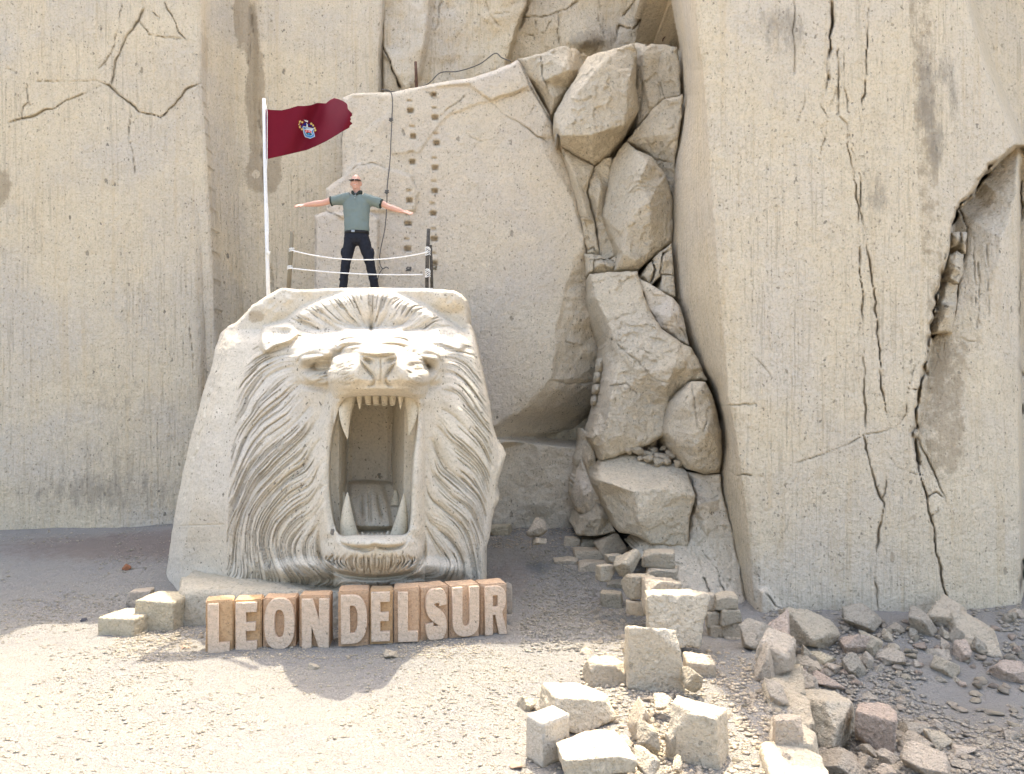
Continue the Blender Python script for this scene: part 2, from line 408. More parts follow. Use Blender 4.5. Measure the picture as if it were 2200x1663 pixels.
def build_ground():
    def axis(lo, hi, f0, f1, s, g):
        a = list(np.arange(f0, f1, s)); v = f1; d = s
        while v < hi: a.append(v); d *= g; v += d
        v = f0-s; d = s; b = []
        while v > lo: b.append(v); d *= g; v -= d
        return np.array(sorted(a+b))
    xs = axis(-900, 900, -6.5, 6.5, 0.035, 1.22); ys = axis(-900, 900, 4.6, 14.2, 0.035, 1.22)
    X, Y = np.meshgrid(xs, ys)
    Z = ground_z(X, Y)
    # relief of trodden rubble, stronger beside the paths
    rough = 0.35+0.65*sst(-0.1, 0.35, fbm(X*0.7, Y*0.7, 5, 3, 31))
    Z += 0.024*rough*np.abs(fbm(X*11, Y*11, 0, 3, 33))*sst(40, 12, np.hypot(X, Y))
    M = np.zeros(X.shape+(3,))
    M[..., 1] = 0.75*bump(X, Y, -5.8, 12.2, 3.5, 0.8, 1.0)           # reddish dirt strip at the foot of the left wall
    M[..., 1] += 0.5*bump(X, Y, -0.1, 10.9, 0.9, 1.3, 1.0)
    M[..., 2] = sst(0.1, 0.6, X-edge_x(Y))*0.55*sst(0, 3, Y)
    idx = np.arange(X.size).reshape(X.shape)
    q = np.stack([idx[:-1, :-1], idx[:-1, 1:], idx[1:, 1:], idx[1:, :-1]], -1).reshape(-1, 4)
    t = NT('quarry_ground'); o = t.mapv(1, 1, 1); a = attr(t)
    n1 = t.noise(o, 1.1, 5, 0.6); n2 = t.noise(o, 9, 5, 0.7); n3 = t.noise(o, 60, 4, 0.75)
    c = t.mix(t.ramp(n1, 0.35, 0.68), (0.325, 0.30, 0.25), (0.30, 0.28, 0.245))
    c = t.mix(t.math('MULTIPLY', t.ramp(n2, 0.45, 0.75), 0.35), c, (0.345, 0.315, 0.265))
    c = t.mix(t.math('MULTIPLY', t.ramp(n2, 0.45, 0.25), 0.6), c, (0.22, 0.19, 0.15))
    c = t.mix(t.math('MULTIPLY', t.ramp(n3, 0.5, 0.3), 0.65), c, (0.20, 0.175, 0.14))
    v, cc = t.voro(o, 26); sp = t.n.new('ShaderNodeSeparateColor'); t.t.links.new(cc, sp.inputs[0])
    peb = t.math('MULTIPLY', t.ramp(v, 0.42, 0.25), t.ramp(sp.outputs[0], 0.45, 0.6))
    c = t.mix(t.math('MULTIPLY', peb, 0.5), c, t.mix(sp.outputs[1], (0.27, 0.255, 0.235), (0.46, 0.43, 0.38)))
    e = t.math('ADD', a[1], t.math('MULTIPLY', t.math('SUBTRACT', n2, 0.5), 0.8))
    c = t.mix(t.math('MULTIPLY', t.ramp(e, 0.3, 0.7), 0.65), c, (0.20, 0.15, 0.12))
    c = t.mix(a[2], c, (0.36, 0.32, 0.26))
    nn = t.bump(n2, 0.8, 0.08); nn = t.bump(n3, 0.9, 0.03, nn); nn = t.bump(peb, 0.6, 0.012, nn)
    m = t.done(c, 0.97, nn, 0.08)
    g = mesh_np('ground', np.stack([X.ravel(), Y.ravel(), Z.ravel()], 1), q, m, None, True, M.reshape(-1, 3))
    tag(g, 'pale trodden quarry ground of dust and crushed tuff', kind='structure')
build_ground()
def ground_hit(px, py, z_up=0.0):
    D = F*H/max(py-HY, 20)
    for _ in range(12):
        z = float(ground_z((px-CX)/F*D, D, False))+z_up
        D = 0.5*D+0.5*F*(H-z)/max(py-HY, 20)
    return D

# ================================================================== CLIFFS
# --- left cliff wall: a sawn face, upright, running out of the frame
def d_left(X, Y):
    return 13.35+(X-433)*0.0006-0.10*bump(X, Y, 330, 110, 110, 90, 1.0)*0.6+0.02*np.sin(X*0.02)
def m_left(X, Y, M, xs, ys):
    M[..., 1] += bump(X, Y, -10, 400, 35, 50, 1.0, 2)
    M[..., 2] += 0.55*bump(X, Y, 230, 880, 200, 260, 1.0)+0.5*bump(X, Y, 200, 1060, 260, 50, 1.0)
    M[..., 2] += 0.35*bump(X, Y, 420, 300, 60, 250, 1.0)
crk_left = [([(0, 262), (50, 258), (95, 240), (150, 215), (200, 190), (235, 184), (262, 208), (300, 242), (345, 252), (375, 225), (410, 185), (433, 176)], 1.8, 0.06),
    ([(0, 145), (30, 155), (80, 175), (150, 176), (205, 172), (235, 184)], 1.5, 0.045), ([(60, 182), (57, 200), (66, 228)], 1.2, 0.03), ([(48, 258), (50, 230), (60, 222)], 1.2, 0.03),
    ([(262, 0), (255, 60), (240, 110), (215, 150), (205, 172)], 1.3, 0.04), ([(315, 0), (300, 45), (275, 75), (250, 130), (240, 184)], 1.9, 0.06),
    ([(352, 0), (375, 45), (400, 90), (433, 150)], 1.5, 0.05), ([(300, 45), (320, 75), (355, 82), (395, 84)], 2.4, 0.03), ([(284, 235), (276, 280), (285, 330), (292, 390)], 1.1, 0.03),
    ([(409, 700), (412, 760), (417, 820)], 1.0, 0.03), ([(300, 790), (360, 775), (433, 768)], 1.0, 0.012), ([(290, 0), (330, 28), (345, 40)], 1.2, 0.03)]
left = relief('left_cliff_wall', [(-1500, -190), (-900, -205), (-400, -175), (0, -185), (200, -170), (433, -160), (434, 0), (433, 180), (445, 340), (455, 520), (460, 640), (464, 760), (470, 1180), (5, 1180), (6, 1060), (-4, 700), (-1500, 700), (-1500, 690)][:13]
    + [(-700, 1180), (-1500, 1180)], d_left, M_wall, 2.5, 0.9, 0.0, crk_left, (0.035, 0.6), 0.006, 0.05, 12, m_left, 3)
tag(left, 'tall sawn tuff cliff wall at the left with crossing hairline cracks', kind='structure')

# --- back cliff pilaster behind the flag: narrow light side strip, then a stained front
def d_pil(X, Y):
    e = 497+Y*0.040          # corner between side strip and front
    t = (X-e)
    D = 14.25+np.where(t < 0, t*0.0105, 0)
    D = D+0.10*bump(X, Y, 543, 60, 9, 300, 1.0)-0.16*sst(690, 720, X)*sst(320, 420, Y)*0
    D = D+0.12*sst(575-4, 575+4, X-0.0*Y)*0.35
    return D
def m_pil(X, Y, M, xs, ys):
    b = np.zeros(X.shape)
    for cx_, cy_, rx, ry in ((530, 60, 26, 70), (545, 150, 24, 70), (545, 215, 28, 60), (560, 300, 30, 60), (556, 375, 34, 42), (585, 360, 22, 60), (515, 20, 14, 60)):
        b += bump(X, Y, cx_, cy_, rx, ry, 1.0, 2)
    b -= 0.8*bump(X, Y, 525, 150, 14, 60, 1.0)+0.9*bump(X, Y, 551, 374, 9, 10, 1.3, 2)+0.5*bump(X, Y, 520, 280, 12, 60, 1.0)
    M[..., 1] += np.clip(b, 0, 1)*0.95
    M[..., 2] += 0.42*bump(X, Y, 470, 60, 30, 140, 1.0)+0.3*bump(X, Y, 620, 450, 60, 150, 1.0)
pil = relief('back_cliff_pilaster', [(425, -72), (520, -78), (700, -66), (823, -82), (822, 0), (818, 60), (812, 120), (814, 150), (812, 200), (812, 700), (812, 1150), (425, 1150), (425, 0)], d_pil, M_wall, 2.5, 3.0, 0.6,
    [([(463, 290), (470, 200), (480, 160)], 1.1, 0.02), ([(743, 190), (750, 110), (756, 60)], 1.1, 0.02), ([(456, 520), (462, 700), (455, 800)], 1.6, 0.04), ([(735, 205), (735, 300), (736, 380)], 1.5, 0.05),
     ([(540, 0), (548, 120), (560, 290), (575, 520), (590, 640)], 2.2, 0.035)],
    (0.03, 0.8), 0.006, 0.04, 10, m_pil, 5)
tag(pil, 'pale cliff pilaster behind the flag with brown water stains', kind='structure')

# --- upper far wall above the ledge
def d_up(X, Y):
    D = 15.1+0*X
    P1 = [(820, -300), (1135, -300), (1140, 0), (1112, 60), (1088, 150), (1080, 260), (820, 260)]
    s = poly_sd(X, Y, P1); D = D-0.45*sst(4, -4, s)
    P2 = [(818, -300), (905, -300), (930, 0), (918, 90), (905, 160), (880, 215), (818, 215), (816, 100)]
    D = D-0.22*sst(6, -10, poly_sd(X, Y, P2))
    s3 = poly_sd(X, Y, [(813, 105), (835, 130), (850, 165), (872, 200), (812, 200)]); D = D+0.2*sst(3, -3, s3)
    D = D+(X-1440)*(X > 1400)*(Y < 300)*(-0.006)-0.9*sst(250, 330, Y)
    D = D+0.25*fbm(X*0.012, Y*0.012, 1.0, 4, 6)
    D = D-0.25*bump(X, Y, 1262, 85, 36, 24, 1.0)
    return D
def m_up(X, Y, M, xs, ys):
    M[..., 2] += 0.5*bump(X, Y, 1260, 70, 110, 50, 1.0)+0.7*bump(X, Y, 1400, 30, 60, 90, 1.0)+0.6*bump(X, Y, 1262, 92, 40, 22, 1.2)+0.3*bump(X, Y, 960, 160, 120, 40, 1)
    M[..., 1] += 0.6*bump(X, Y, 1275, 95, 40, 22, 1.2)+0.5*bump(X, Y, 878, 185, 12, 14, 1.4, 2)
crk_up = [([(1140, 0), (1122, 45), (1110, 70), (1095, 120), (1086, 148)], 3.4, 0.35), ([(1120, 40), (1135, 0), (1150, -80), (1160, -300)], 2.6, 0.3), ([(1043, 0), (1052, 30), (1075, 55), (1100, 80)], 1.5, 0.06),
    ([(1055, 32), (1095, 28), (1122, 35), (1165, 36), (1215, 20), (1245, 0)], 1.8, 0.06), ([(1125, 80), (1170, 70), (1185, 45)], 1.3, 0.04), ([(1150, 35), (1152, 70)], 1.2, 0.04), ([(1198, 30), (1200, 95)], 1.5, 0.05),
    ([(1285, 0), (1288, 50), (1300, 90)], 1.2, 0.04), ([(1338, 35), (1365, 0)], 1.6, 0.06), ([(1320, 95), (1330, 55), (1360, 60), (1380, 40), (1395, 0)], 2.0, 0.08), ([(1404, 0), (1405, 60), (1392, 90)], 1.3, 0.05),
    ([(1372, 85), (1380, 40)], 2.2, 0.08), ([(948, 0), (940, 50), (928, 100), (926, 150)], 1.8, 0.06), ([(936, 0), (930, 60), (912, 120), (905, 160)], 1.3, 0.05), ([(816, 90), (832, 115), (845, 150), (862, 190)], 3.2, 0.15), ([(1240, 80), (1262, 98), (1300, 92)], 1.5, 0.05),
    ([(900, 150), (960, 160), (1000, 180)], 1.3, 0.05), ([(1330, 95), (1420, 90)], 1.4, 0.05)]
up = relief('upper_cliff_wall', [(800, -420), (1000, -400), (1200, -425), (1470, -405), (1500, -400), (1500, 300), (1640, 900), (1640, 1200), (1100, 1200), (1100, 300), (800, 300)], d_up, M_wall, 2.6, 4.0, 0, crk_up, (0.06, 0.8), 0.004, 0, 10, m_up, 7)
tag(up, 'fractured upper cliff wall behind the ledge with a deep diagonal crack', kind='structure')

# --- right cliff: big sawn buttress with a side face in shade
inner = [(1441, 0), (1452, 60), (1460, 100), (1467, 205), (1458, 270), (1447, 330), (1442, 400), (1443, 540), (1452, 640), (1475, 720), (1500, 790), (1530, 835), (1548, 900), (1552, 960), (1545, 1010), (1550, 1060), (1575, 1160), (1592, 1260), (1605, 1330)]
corner = [(1494, 0), (1500, 90), (1510, 151), (1521, 283), (1532, 457), (1546, 617), (1560, 760), (1566, 870), (1580, 930), (1590, 1000), (1601, 1080), (1612, 1180), (1618, 1250), (1628, 1345)]
def d_right(X, Y):
    cy_, cx_ = [p[1] for p in corner], [p[0] for p in corner]
    iy, ix = [p[1] for p in inner], [p[0] for p in inner]
    c = np.interp(Y, cy_, cx_); i = np.interp(Y, iy, ix)
    Di = np.interp(Y, [-300, 0, 300, 640, 900, 1050, 1330], [13.4, 13.4, 12.8, 12.2, 11.6, 11.2, 10.35])
    Dc = 9.9
    s = np.clip((X-i)/np.maximum(c-i, 1), -0.6, 1.0)
    side = 1/(1/Di+(1/Dc-1/Di)*s)
    b = 6*fbm(Y*0.03, Y*0+1, 0, 2, 3)
    k = X-c-b*0.6
    front = 9.9-0.0
    # facets of the front face
    e1 = 1948+(Y)*0.055                      # vertical arris
    front = front-0.00045*np.clip(X-c, 0, 380)+0.0012*np.clip(X-e1, 0, 400)
    ch = 0.16*np.exp(-np.clip(k, 0, 400)/16.0)      # worn arris
    D = np.where(k < 0, side, front)+np.where(k > 0, ch, 0)*0+0
    D = np.where(k < 0, np.minimum(side+0.0, 20), D)
    D = D+0.05*np.exp(-(k/9.0)**2)
    # right-hand pale spur: arris from (2075,0) to (2180,300), then down the frame edge
    ex = np.interp(Y, [-300, 0, 150, 300, 340, 1340], [1985, 2072, 2115, 2178, 2188, 2196])
    D = D+0.9*sst(0, 26, X-ex)*sst(380, 340, Y)+1.1*sst(-3, 5, X-ex)*sst(330, 380, Y)
    D = D+0.02*(np.abs(((X-1960-Y*0.03) % 64)-32) < 3)*sst(1960, 1975, X)*sst(1060, 960, Y)*0
    # overhang: below the break line the wall is set back
    brk = [(2181, 312), (2150, 340), (2118, 372), (2100, 385), (2090, 420), (2055, 448), (2044, 480), (2040, 530), (2022, 600), (2004, 690), (1990, 790), (1972, 880), (1962, 950)]
    reg = brk+[(1975, 1010), (1990, 1090), (2050, 1200), (2260, 1200), (2260, 312)]
    s2 = poly_sd(X, Y, reg)
    deep = np.interp(Y, [300, 420, 560, 800, 950, 1100], [1.3, 1.1, 0.8, 0.5, 0.28, 0.0])
    low = 0.0
    ramp_up = np.interp(np.clip(-s2, 0, 400), [0, 4, 45, 110], [0, 1, 0.6, 0.22])
    D = D+np.where(s2 < 2, deep*ramp_up*sst(2, -3, s2), 0)
    # lowest left knob
    D = D-0.10*sst(4, -10, poly_sd(X, Y, [(1630, 1268), (1650, 1262), (1672, 1300), (1700, 1322), (1735, 1330), (1735, 1360), (1626, 1360)]))
    return D
def m_right(X, Y, M, xs, ys):
    g = np.zeros(X.shape)
    for cx_, cy_, rx, ry, h in ((1985, 140, 22, 90, .9), (2030, 150, 22, 60, .9), (1990, 235, 28, 50, .9), (2050, 230, 18, 70, .7), (2015, 320, 22, 70, .6), (1880, 300, 40, 140, .6), (1895, 440, 40, 60, .6), (1650, 50, 60, 60, .55),
                         (1730, 200, 70, 150, .4), (1640, 180, 60, 120, .3), (2180, 40, 16, 70, .7), (1960, 720, 16, 60, .6), (2120, 520, 40, 120, .5), (2040, 500, 20, 60, .5), (2010, 330, 20, 60, .6), (1700, 60, 40, 60, .5), (2080, 330, 30, 60, .5),
                         (2100, 780, 60, 160, .35), (2040, 1010, 22, 60, .5), (1790, 1060, 22, 26, .4), (2000, 1100, 90, 30, .25), (1880, 1220, 160, 80, .25)):
        g += bump(X, Y, cx_, cy_, rx, ry, h*0.9)
    M[..., 2] += g
    b = np.zeros(X.shape)
    sx = X-1948-Y*0.05
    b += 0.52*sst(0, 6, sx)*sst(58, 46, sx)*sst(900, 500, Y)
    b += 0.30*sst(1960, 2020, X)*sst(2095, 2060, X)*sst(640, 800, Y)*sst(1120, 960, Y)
    b += 0.5*bump(X, Y, 1960, 1115, 26, 12, 1.2)+0.55*bump(X, Y, 1917, 1197, 9, 16, 1.2, 2)+0.35*bump(X, Y, 2110, 250, 60, 180, 1.0)+0.4*bump(X, Y, 1600, 820, 26, 40, 1.0)
    c = np.interp(Y, [p[1] for p in corner], [p[0] for p in corner])
    b += 0.30*bump(X, Y, 1545, 300, 20, 300, 1.0)
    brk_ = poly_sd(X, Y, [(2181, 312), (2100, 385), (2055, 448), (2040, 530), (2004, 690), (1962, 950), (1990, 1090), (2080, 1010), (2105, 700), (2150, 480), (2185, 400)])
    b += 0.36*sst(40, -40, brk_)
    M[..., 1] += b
crk_right = [([(2165, 325), (2118, 372), (2092, 415), (2055, 450), (2044, 490), (2040, 535), (2020, 605), (2003, 692), (1988, 790), (1972, 880), (1963, 945), (1972, 1005)], 4.2, 0.55, 4.5), ([(1785, 0), (1788, 50), (1783, 80), (1786, 105), (1780, 130), (1777, 175)], 2.6, 0.22), ([(1777, 175), (1773, 200), (1762, 225), (1775, 250)], 1.6, 0.06), ([(1704, 0), (1705, 80), (1706, 160)], 2.0, 0.05),
    ([(1716, 0), (1722, 60), (1730, 150), (1728, 220), (1708, 270), (1700, 320)], 1.0, 0.025), ([(1800, 100), (1804, 150), (1797, 200), (1804, 250), (1820, 265), (1822, 320), (1835, 380)], 2.0, 0.08),
    ([(1870, 0), (1862, 60), (1860, 170), (1850, 250), (1845, 330), (1848, 440), (1842, 460), (1848, 560), (1854, 700), (1856, 800), (1860, 930)], 1.8, 0.07),
    ([(1820, 265), (1835, 340), (1838, 420), (1845, 450), (1862, 520), (1878, 640), (1890, 760), (1893, 830), (1902, 880), (1910, 900)], 1.8, 0.08), ([(1800, 180), (1780, 250), (1770, 300), (1758, 350)], 1.1, 0.03), ([(1812, 110), (1815, 190), (1825, 270)], 1.1, 0.03),
    ([(1855, 935), (1870, 1000), (1885, 1050), (1898, 1085), (1888, 1150), (1880, 1220), (1884, 1270), (1888, 1330)], 2.4, 0.09), ([(1905, 1030), (1900, 1060), (1894, 1072)], 1.6, 0.05), ([(1705, 995), (1740, 985), (1800, 965), (1855, 935), (1900, 925), (1925, 920), (1945, 890), (1948, 850), (1960, 800), (1968, 775)], 1.2, 0.03),
    ([(1950, 835), (1975, 835)], 1.5, 0.06), ([(1965, 905), (1968, 950), (1972, 1010), (1985, 1050), (1995, 1090), (2005, 1140), (2015, 1200), (2025, 1260), (2038, 1300)], 2.6, 0.12), ([(1966, 935), (2000, 1000), (2030, 1070), (2047, 1110), (2040, 1130)], 1.8, 0.06),
    ([(1990, 1070), (2012, 1058), (2030, 1070)], 1.7, 0.05), ([(2000, 1110), (2030, 1090)], 1.2, 0.04), ([(1920, 1000), (1950, 1012), (1975, 1020)], 1.0, 0.02), ([(2000, 720), (2060, 730), (2110, 735), (2170, 765)], 1.4, 0.05), ([(2050, 500), (2058, 600), (2054, 650), (2045, 690), (2042, 718)], 3.0, 0.16),
    ([(2060, 448), (2078, 490), (2070, 560), (2060, 600)], 2.2, 0.12), ([(1541, 873), (1600, 870), (1640, 868)], 1.4, 0.04), ([(1546, 1005), (1580, 1018), (1640, 1025)], 1.6, 0.05), ([(1630, 870), (1650, 840)], 1.4, 0.03), ([(1620, 765), (1650, 800), (1690, 850)], 1.4, 0.02), ([(1620, 1240), (1665, 1190), (1680, 1160), (1700, 1100)], 1.1, 0.02),
    ([(1640, 1268), (1668, 1300), (1695, 1318), (1740, 1325)], 2.2, 0.06), ([(2196, 380), (2190, 700), (2198, 900)], 3, 0.2), ([(2198, 1200), (2190, 1300)], 4, 0.3), ([(2160, 330), (2145, 380)], 1.2, 0.03), ([(2092, 470), (2095, 640), (2100, 760)], 1.2, 0.03), ([(2120, 500), (2125, 700)], 1.1, 0.03), ([(2102, 560), (2104, 700)], 1.6, 0.03),
    ([(1648, 330), (1650, 600), (1655, 760)], 0.9, 0.012), ([(1600, 250), (1612, 500), (1618, 700)], 0.9, 0.012), ([(2095, 0), (2120, 60), (2135, 110)], 1.0, 0.02)]
rp = [(1441, -400)]+inner+[(1615, 1400), (2215, 1400), (2900, 1400), (2900, -400), (2400, -420), (2200, -390), (1900, -410), (1700, -385), (1494, -400)]
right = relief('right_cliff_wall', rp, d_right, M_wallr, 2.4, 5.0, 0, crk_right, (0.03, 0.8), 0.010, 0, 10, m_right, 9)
tag(right, 'huge sawn tuff buttress at the right with long vertical cracks', kind='structure')

# --- plateau on top of the cliffs (keeps the sun out of the pit from behind)
def d_opp(name, y0, x0, x1, h):
    xs = np.linspace(x0, x1, 120); zs = np.linspace(-0.3, h, 60); X, Z = np.meshgrid(xs, zs)
    Y = y0+1.2*fbm(X*0.12, 0*X, Z*0.06, 4, 55)+0.8*np.floor(X/7.0+0.3*np.sin(X))%2*0.6
    idx = np.arange(X.size).reshape(X.shape)
    q = np.stack([idx[:-1, :-1], idx[:-1, 1:], idx[1:, 1:], idx[1:, :-1]], -1).reshape(-1, 4)
    tag(mesh_np(name, np.stack([X.ravel(), Y.ravel(), Z.ravel()], 1), q, M_rock), 'sunlit cliff on the opposite side of the quarry pit', kind='structure')
#d_opp('opposite_cliff_wall', -17.0, -40, 40, 13.0)
def plateau(name, x0, x1, y0, y1, z):
    n = 24; xs = np.linspace(x0, x1, n); ys = np.linspace(y0, y1, n); X, Y = np.meshgrid(xs, ys)
    Z = z+0.5*fbm(X*0.3, Y*0.3, 0, 3, 77)*sst(y0, y0+5, Y)
    idx = np.arange(X.size).reshape(X.shape)
    q = np.stack([idx[:-1, :-1], idx[:-1, 1:], idx[1:, 1:], idx[1:, :-1]], -1).reshape(-1, 4)
    o = mesh_np(name, np.stack([X.ravel(), Y.ravel(), Z.ravel()], 1), q, M_rock)
    tag(o, 'level top of the cliff above the quarry', kind='structure')
plateau('plateau', -40, -5.4, 13.6, 60, 10.9)
plateau('plateau', -6.2, -2.3, 14.5, 60, 10.6)
plateau('plateau', -2.6, 3.6, 15.4, 60, 14.2)
plateau('plateau', 2.4, 40, 10.1, 60, 10.0)

# ================================================================== THE MONOLITH AND THE CLEFT BOULDERS
TOPL = [(735, 210), (760, 200), (800, 199), (842, 198), (870, 192), (905, 186), (935, 178), (1010, 168), (1060, 152), (1095, 137), (1112, 128)]
def d_slab(X, Y):
    # flat sawn face left of the curved edge, a rough turned strip to the right, a belly below
    ey = [100, 210, 300, 370, 430, 520, 600, 700, 815, 870, 905, 940, 965]
    exx = [1165, 1178, 1160, 1195, 1232, 1250, 1216, 1196, 1182, 1130, 1075, 1030, 1255]
    e = np.interp(Y, ey, exx)+5*fbm(Y*0.05, 0*Y, 3, 3, 12)
    t = X-e
    D = 13.0-0.10*np.clip((X-735)/450, 0, 1)+np.where(t > 0, t*0.0045*(1+0.4*sst(700, 900, Y)), 0)
    # recess under the belly
    by = np.interp(X, [1050, 1080, 1130, 1180, 1250, 1300], [955, 950, 938, 928, 915, 912])
    D = D+sst(0, 16, Y-by)*0.22+sst(-110, 0, Y-by)*0.16*sst(1050, 1130, X)
    # chips and plates
    for poly, dz in (([(700, 405), (712, 395), (735, 380), (768, 352), (800, 352), (880, 378), (900, 412), (893, 440), (890, 452), (870, 455), (770, 452), (735, 468), (700, 450)], -0.06),
                     ([(676, 462), (700, 455), (735, 458), (790, 452), (812, 470), (812, 640), (676, 640)], -0.09),
                     ([(812, 200), (1010, 170), (1110, 130), (1130, 190), (1010, 230), (960, 250), (920, 300), (900, 330), (840, 330)], -0.03),
                     ([(870, 192), (1060, 152), (1112, 128), (1140, 185), (1060, 215), (1035, 205), (1010, 180)], -0.05),
                     ([(735, 210), (842, 198), (838, 240), (800, 270), (770, 300), (760, 345), (735, 380)], 0.04)):
        D = D+dz*sst(3, -3, poly_sd(X, Y, poly)+3*fbm(X*.04, Y*.04, 0, 2, 8))
    rough = sst(0, 10, t)+sst(-5, 10, Y-by)
    D = D+np.clip(rough, 0, 1)*0.10*fbm(X*0.025, Y*0.025, 0, 5, 44)
    # foothold notches cut in two columns
    for nx, ny, w in ((882, 238, 6), (888, 293, 5), (886, 348, 6), (880, 431, 6), (877, 481, 7), (876, 535, 7), (932, 204, 5), (935, 253, 6), (938, 308, 6), (935, 361, 6), (934, 411, 6), (931, 459, 6), (933, 514, 7), (933, 566, 6)):
        k = np.maximum(np.abs(X-nx)/w, np.abs(Y-ny)/4.6)
        D = D+0.13*sst(1.15, 0.8, k)+0.06*sst(1.6, 0.9, k)*(Y < ny)*0
        k2 = np.maximum(np.abs(X-nx+2)/5.0, np.abs(Y-ny+21)/2.6); D = D+0.05*sst(1.2, 0.8, k2)
    return D
def m_slab(X, Y, M, xs, ys):
    rs = np.random.RandomState(4)
    M[..., 2] += 0.34*bump(X, Y, 1120, 700, 70, 180, 1.0)+0.25*bump(X, Y, 1100, 850, 60, 80, 1.0)+0.2*bump(X, Y, 1000, 500, 120, 200, 1.0)
    M[..., 1] += 0.30*bump(X, Y, 1230, 880, 50, 50, 1.0)
crk_slab = [([(740, 380), (768, 352), (800, 352), (860, 372), (885, 380), (898, 412)], 1.6, 0.05), ([(700, 402), (700, 450), (735, 468)], 1.4, 0.05), ([(676, 462), (677, 540), (680, 640)], 1.6, 0.06), ([(735, 210), (735, 300), (736, 380)], 1.6, 0.06),
    ([(889, 452), (896, 448), (890, 410)], 1.0, 0.02), ([(1036, 205), (1055, 222), (1090, 250), (1115, 262), (1150, 290), (1180, 310)], 1.6, 0.05), ([(1060, 222), (1130, 195), (1148, 190)], 1.4, 0.04), ([(1005, 290), (1030, 305), (1060, 300), (1085, 270), (1080, 240)], 1.2, 0.02),
    ([(1110, 130), (1140, 185), (1160, 220), (1182, 260), (1200, 300)], 1.8, 0.06), ([(1152, 222), (1140, 245), (1120, 250)], 1.1, 0.03), ([(1200, 310), (1225, 370), (1245, 430), (1252, 490), (1260, 545)], 1.8, 0.06), ([(1160, 295), (1185, 300), (1200, 305)], 1.1, 0.03),
    ([(945, 250), (975, 225), (1000, 205)], 1.3, 0.03), ([(905, 190), (930, 210), (945, 212)], 1.2, 0.03), ([(1265, 660), (1280, 700), (1295, 750), (1290, 770)], 1.8, 0.06), ([(1180, 818), (1230, 826), (1280, 818)], 1.8, 0.03), ([(1215, 735), (1235, 740)], 1.5, 0.04), ([(1052, 952), (1120, 940), (1185, 928), (1255, 914)], 2.2, 0.06)]
slab = relief('monolith', TOPL+[(1122, 140), (1140, 175), (1162, 215), (1180, 245), (1196, 300), (1208, 315), (1238, 360), (1252, 420), (1262, 500), (1264, 560), (1270, 640), (1285, 700), (1298, 745), (1292, 800), (1284, 850), (1270, 880), (1248, 918), (1250, 960), (1240, 1000), (1236, 1060), (1250, 1100), (1300, 1160), (1300, 1200), (600, 1200), (620, 640), (676, 640), (676, 462), (700, 455), (700, 405), (735, 380)],
    d_slab, M_slab, 2.2, 1.9, 0.6, crk_slab, (0.035, 1.0), 0.0, 0.10, 9, m_slab, 13)
tag(slab, 'giant flat tuff monolith behind the man with two columns of cut footholds', 'rock')

def boulder(label, outline, inner_pts=(), edges=(), name='boulder', mat=None, thick=0.9, cracks=(), n=0.028, rr=0.035, rpx=5, seed=1, group='boulders jammed in the cleft', masks=None, rag=1.6, sm=1):
    pts = [tuple(p) for p in outline]+[tuple(p) for p in inner_pts]
    ne = len(outline)
    ed = [(i, (i+1) % ne) for i in range(ne)]+[(a, b) for a, b in edges]
    f = lambda X, Y: facet_depth(X, Y, pts, ed)
    o = relief(name, outline, f, mat or M_rock, 2.2, thick, rag, cracks, (n*1.6, 2.6), 0, rr, rpx, masks, seed, sm=sm, chip=0.028)
    return tag(o, label, 'rock', group)
# top row
boulder('wedge shaped cream boulder topmost left in the cleft, grey tip', [(1112, 126, 13.0), (1160, 117, 12.7), (1188, 105, 12.7), (1215, 97, 12.8), (1240, 108, 13.1), (1262, 121, 13.3), (1250, 150, 13.2), (1222, 190, 13.0), (1200, 225, 13.0), (1184, 252, 13.1), (1165, 205, 13.0), (1135, 165, 13.0)],
    [(1222, 150, 12.55), (1165, 175, 12.65), (1190, 210, 12.7)], [(12, 4), (12, 7)], cracks=[([(1162, 120), (1166, 160), (1180, 205)], 1.6, .04)], seed=2, thick=1.5)
boulder('biggest cream boulder high in the cleft with a broad flat face', [(1262, 122, 12.7), (1285, 113, 12.5), (1330, 103, 12.4), (1362, 93, 12.4), (1369, 110, 12.5), (1366, 170, 12.5), (1373, 235, 12.55), (1345, 290, 12.7), (1310, 332, 12.8), (1276, 356, 12.85), (1240, 335, 12.8), (1205, 312, 12.75), (1192, 275, 12.6), (1190, 245, 12.6), (1222, 190, 12.6)],
    [(1207, 292, 12.25), (1270, 290, 12.15), (1340, 268, 12.2), (1350, 180, 12.2), (1240, 200, 12.25), (1300, 130, 12.25), (1352, 270, 12.45)], [(15, 16), (16, 17), (17, 6), (15, 12), (17, 18), (18, 4), (15, 19)], seed=3, rr=.07, thick=1.6,
    masks=lambda X, Y, M, xs, ys: M.__setitem__((Ellipsis, 1), 0.25*sst(292, 300, Y)))
boulder('upright boulder in the top right corner of the cleft', [(1362, 93, 12.9), (1410, 94, 12.8), (1455, 100, 12.7), (1461, 150, 12.65), (1463, 206, 12.6), (1425, 214, 12.6), (1398, 240, 12.65), (1372, 268, 12.75), (1366, 180, 12.85)],
    [(1382, 110, 12.6), (1385, 180, 12.62), (1425, 130, 12.68)], [(9, 10)], cracks=[([(1378, 95), (1376, 150), (1380, 200), (1372, 262)], 2.0, .08), ([(1418, 175), (1425, 200), (1432, 215)], 1.5, .05), ([(1420, 120), (1412, 160), (1420, 215)], 1.2, .03)], seed=4, thick=1.6)
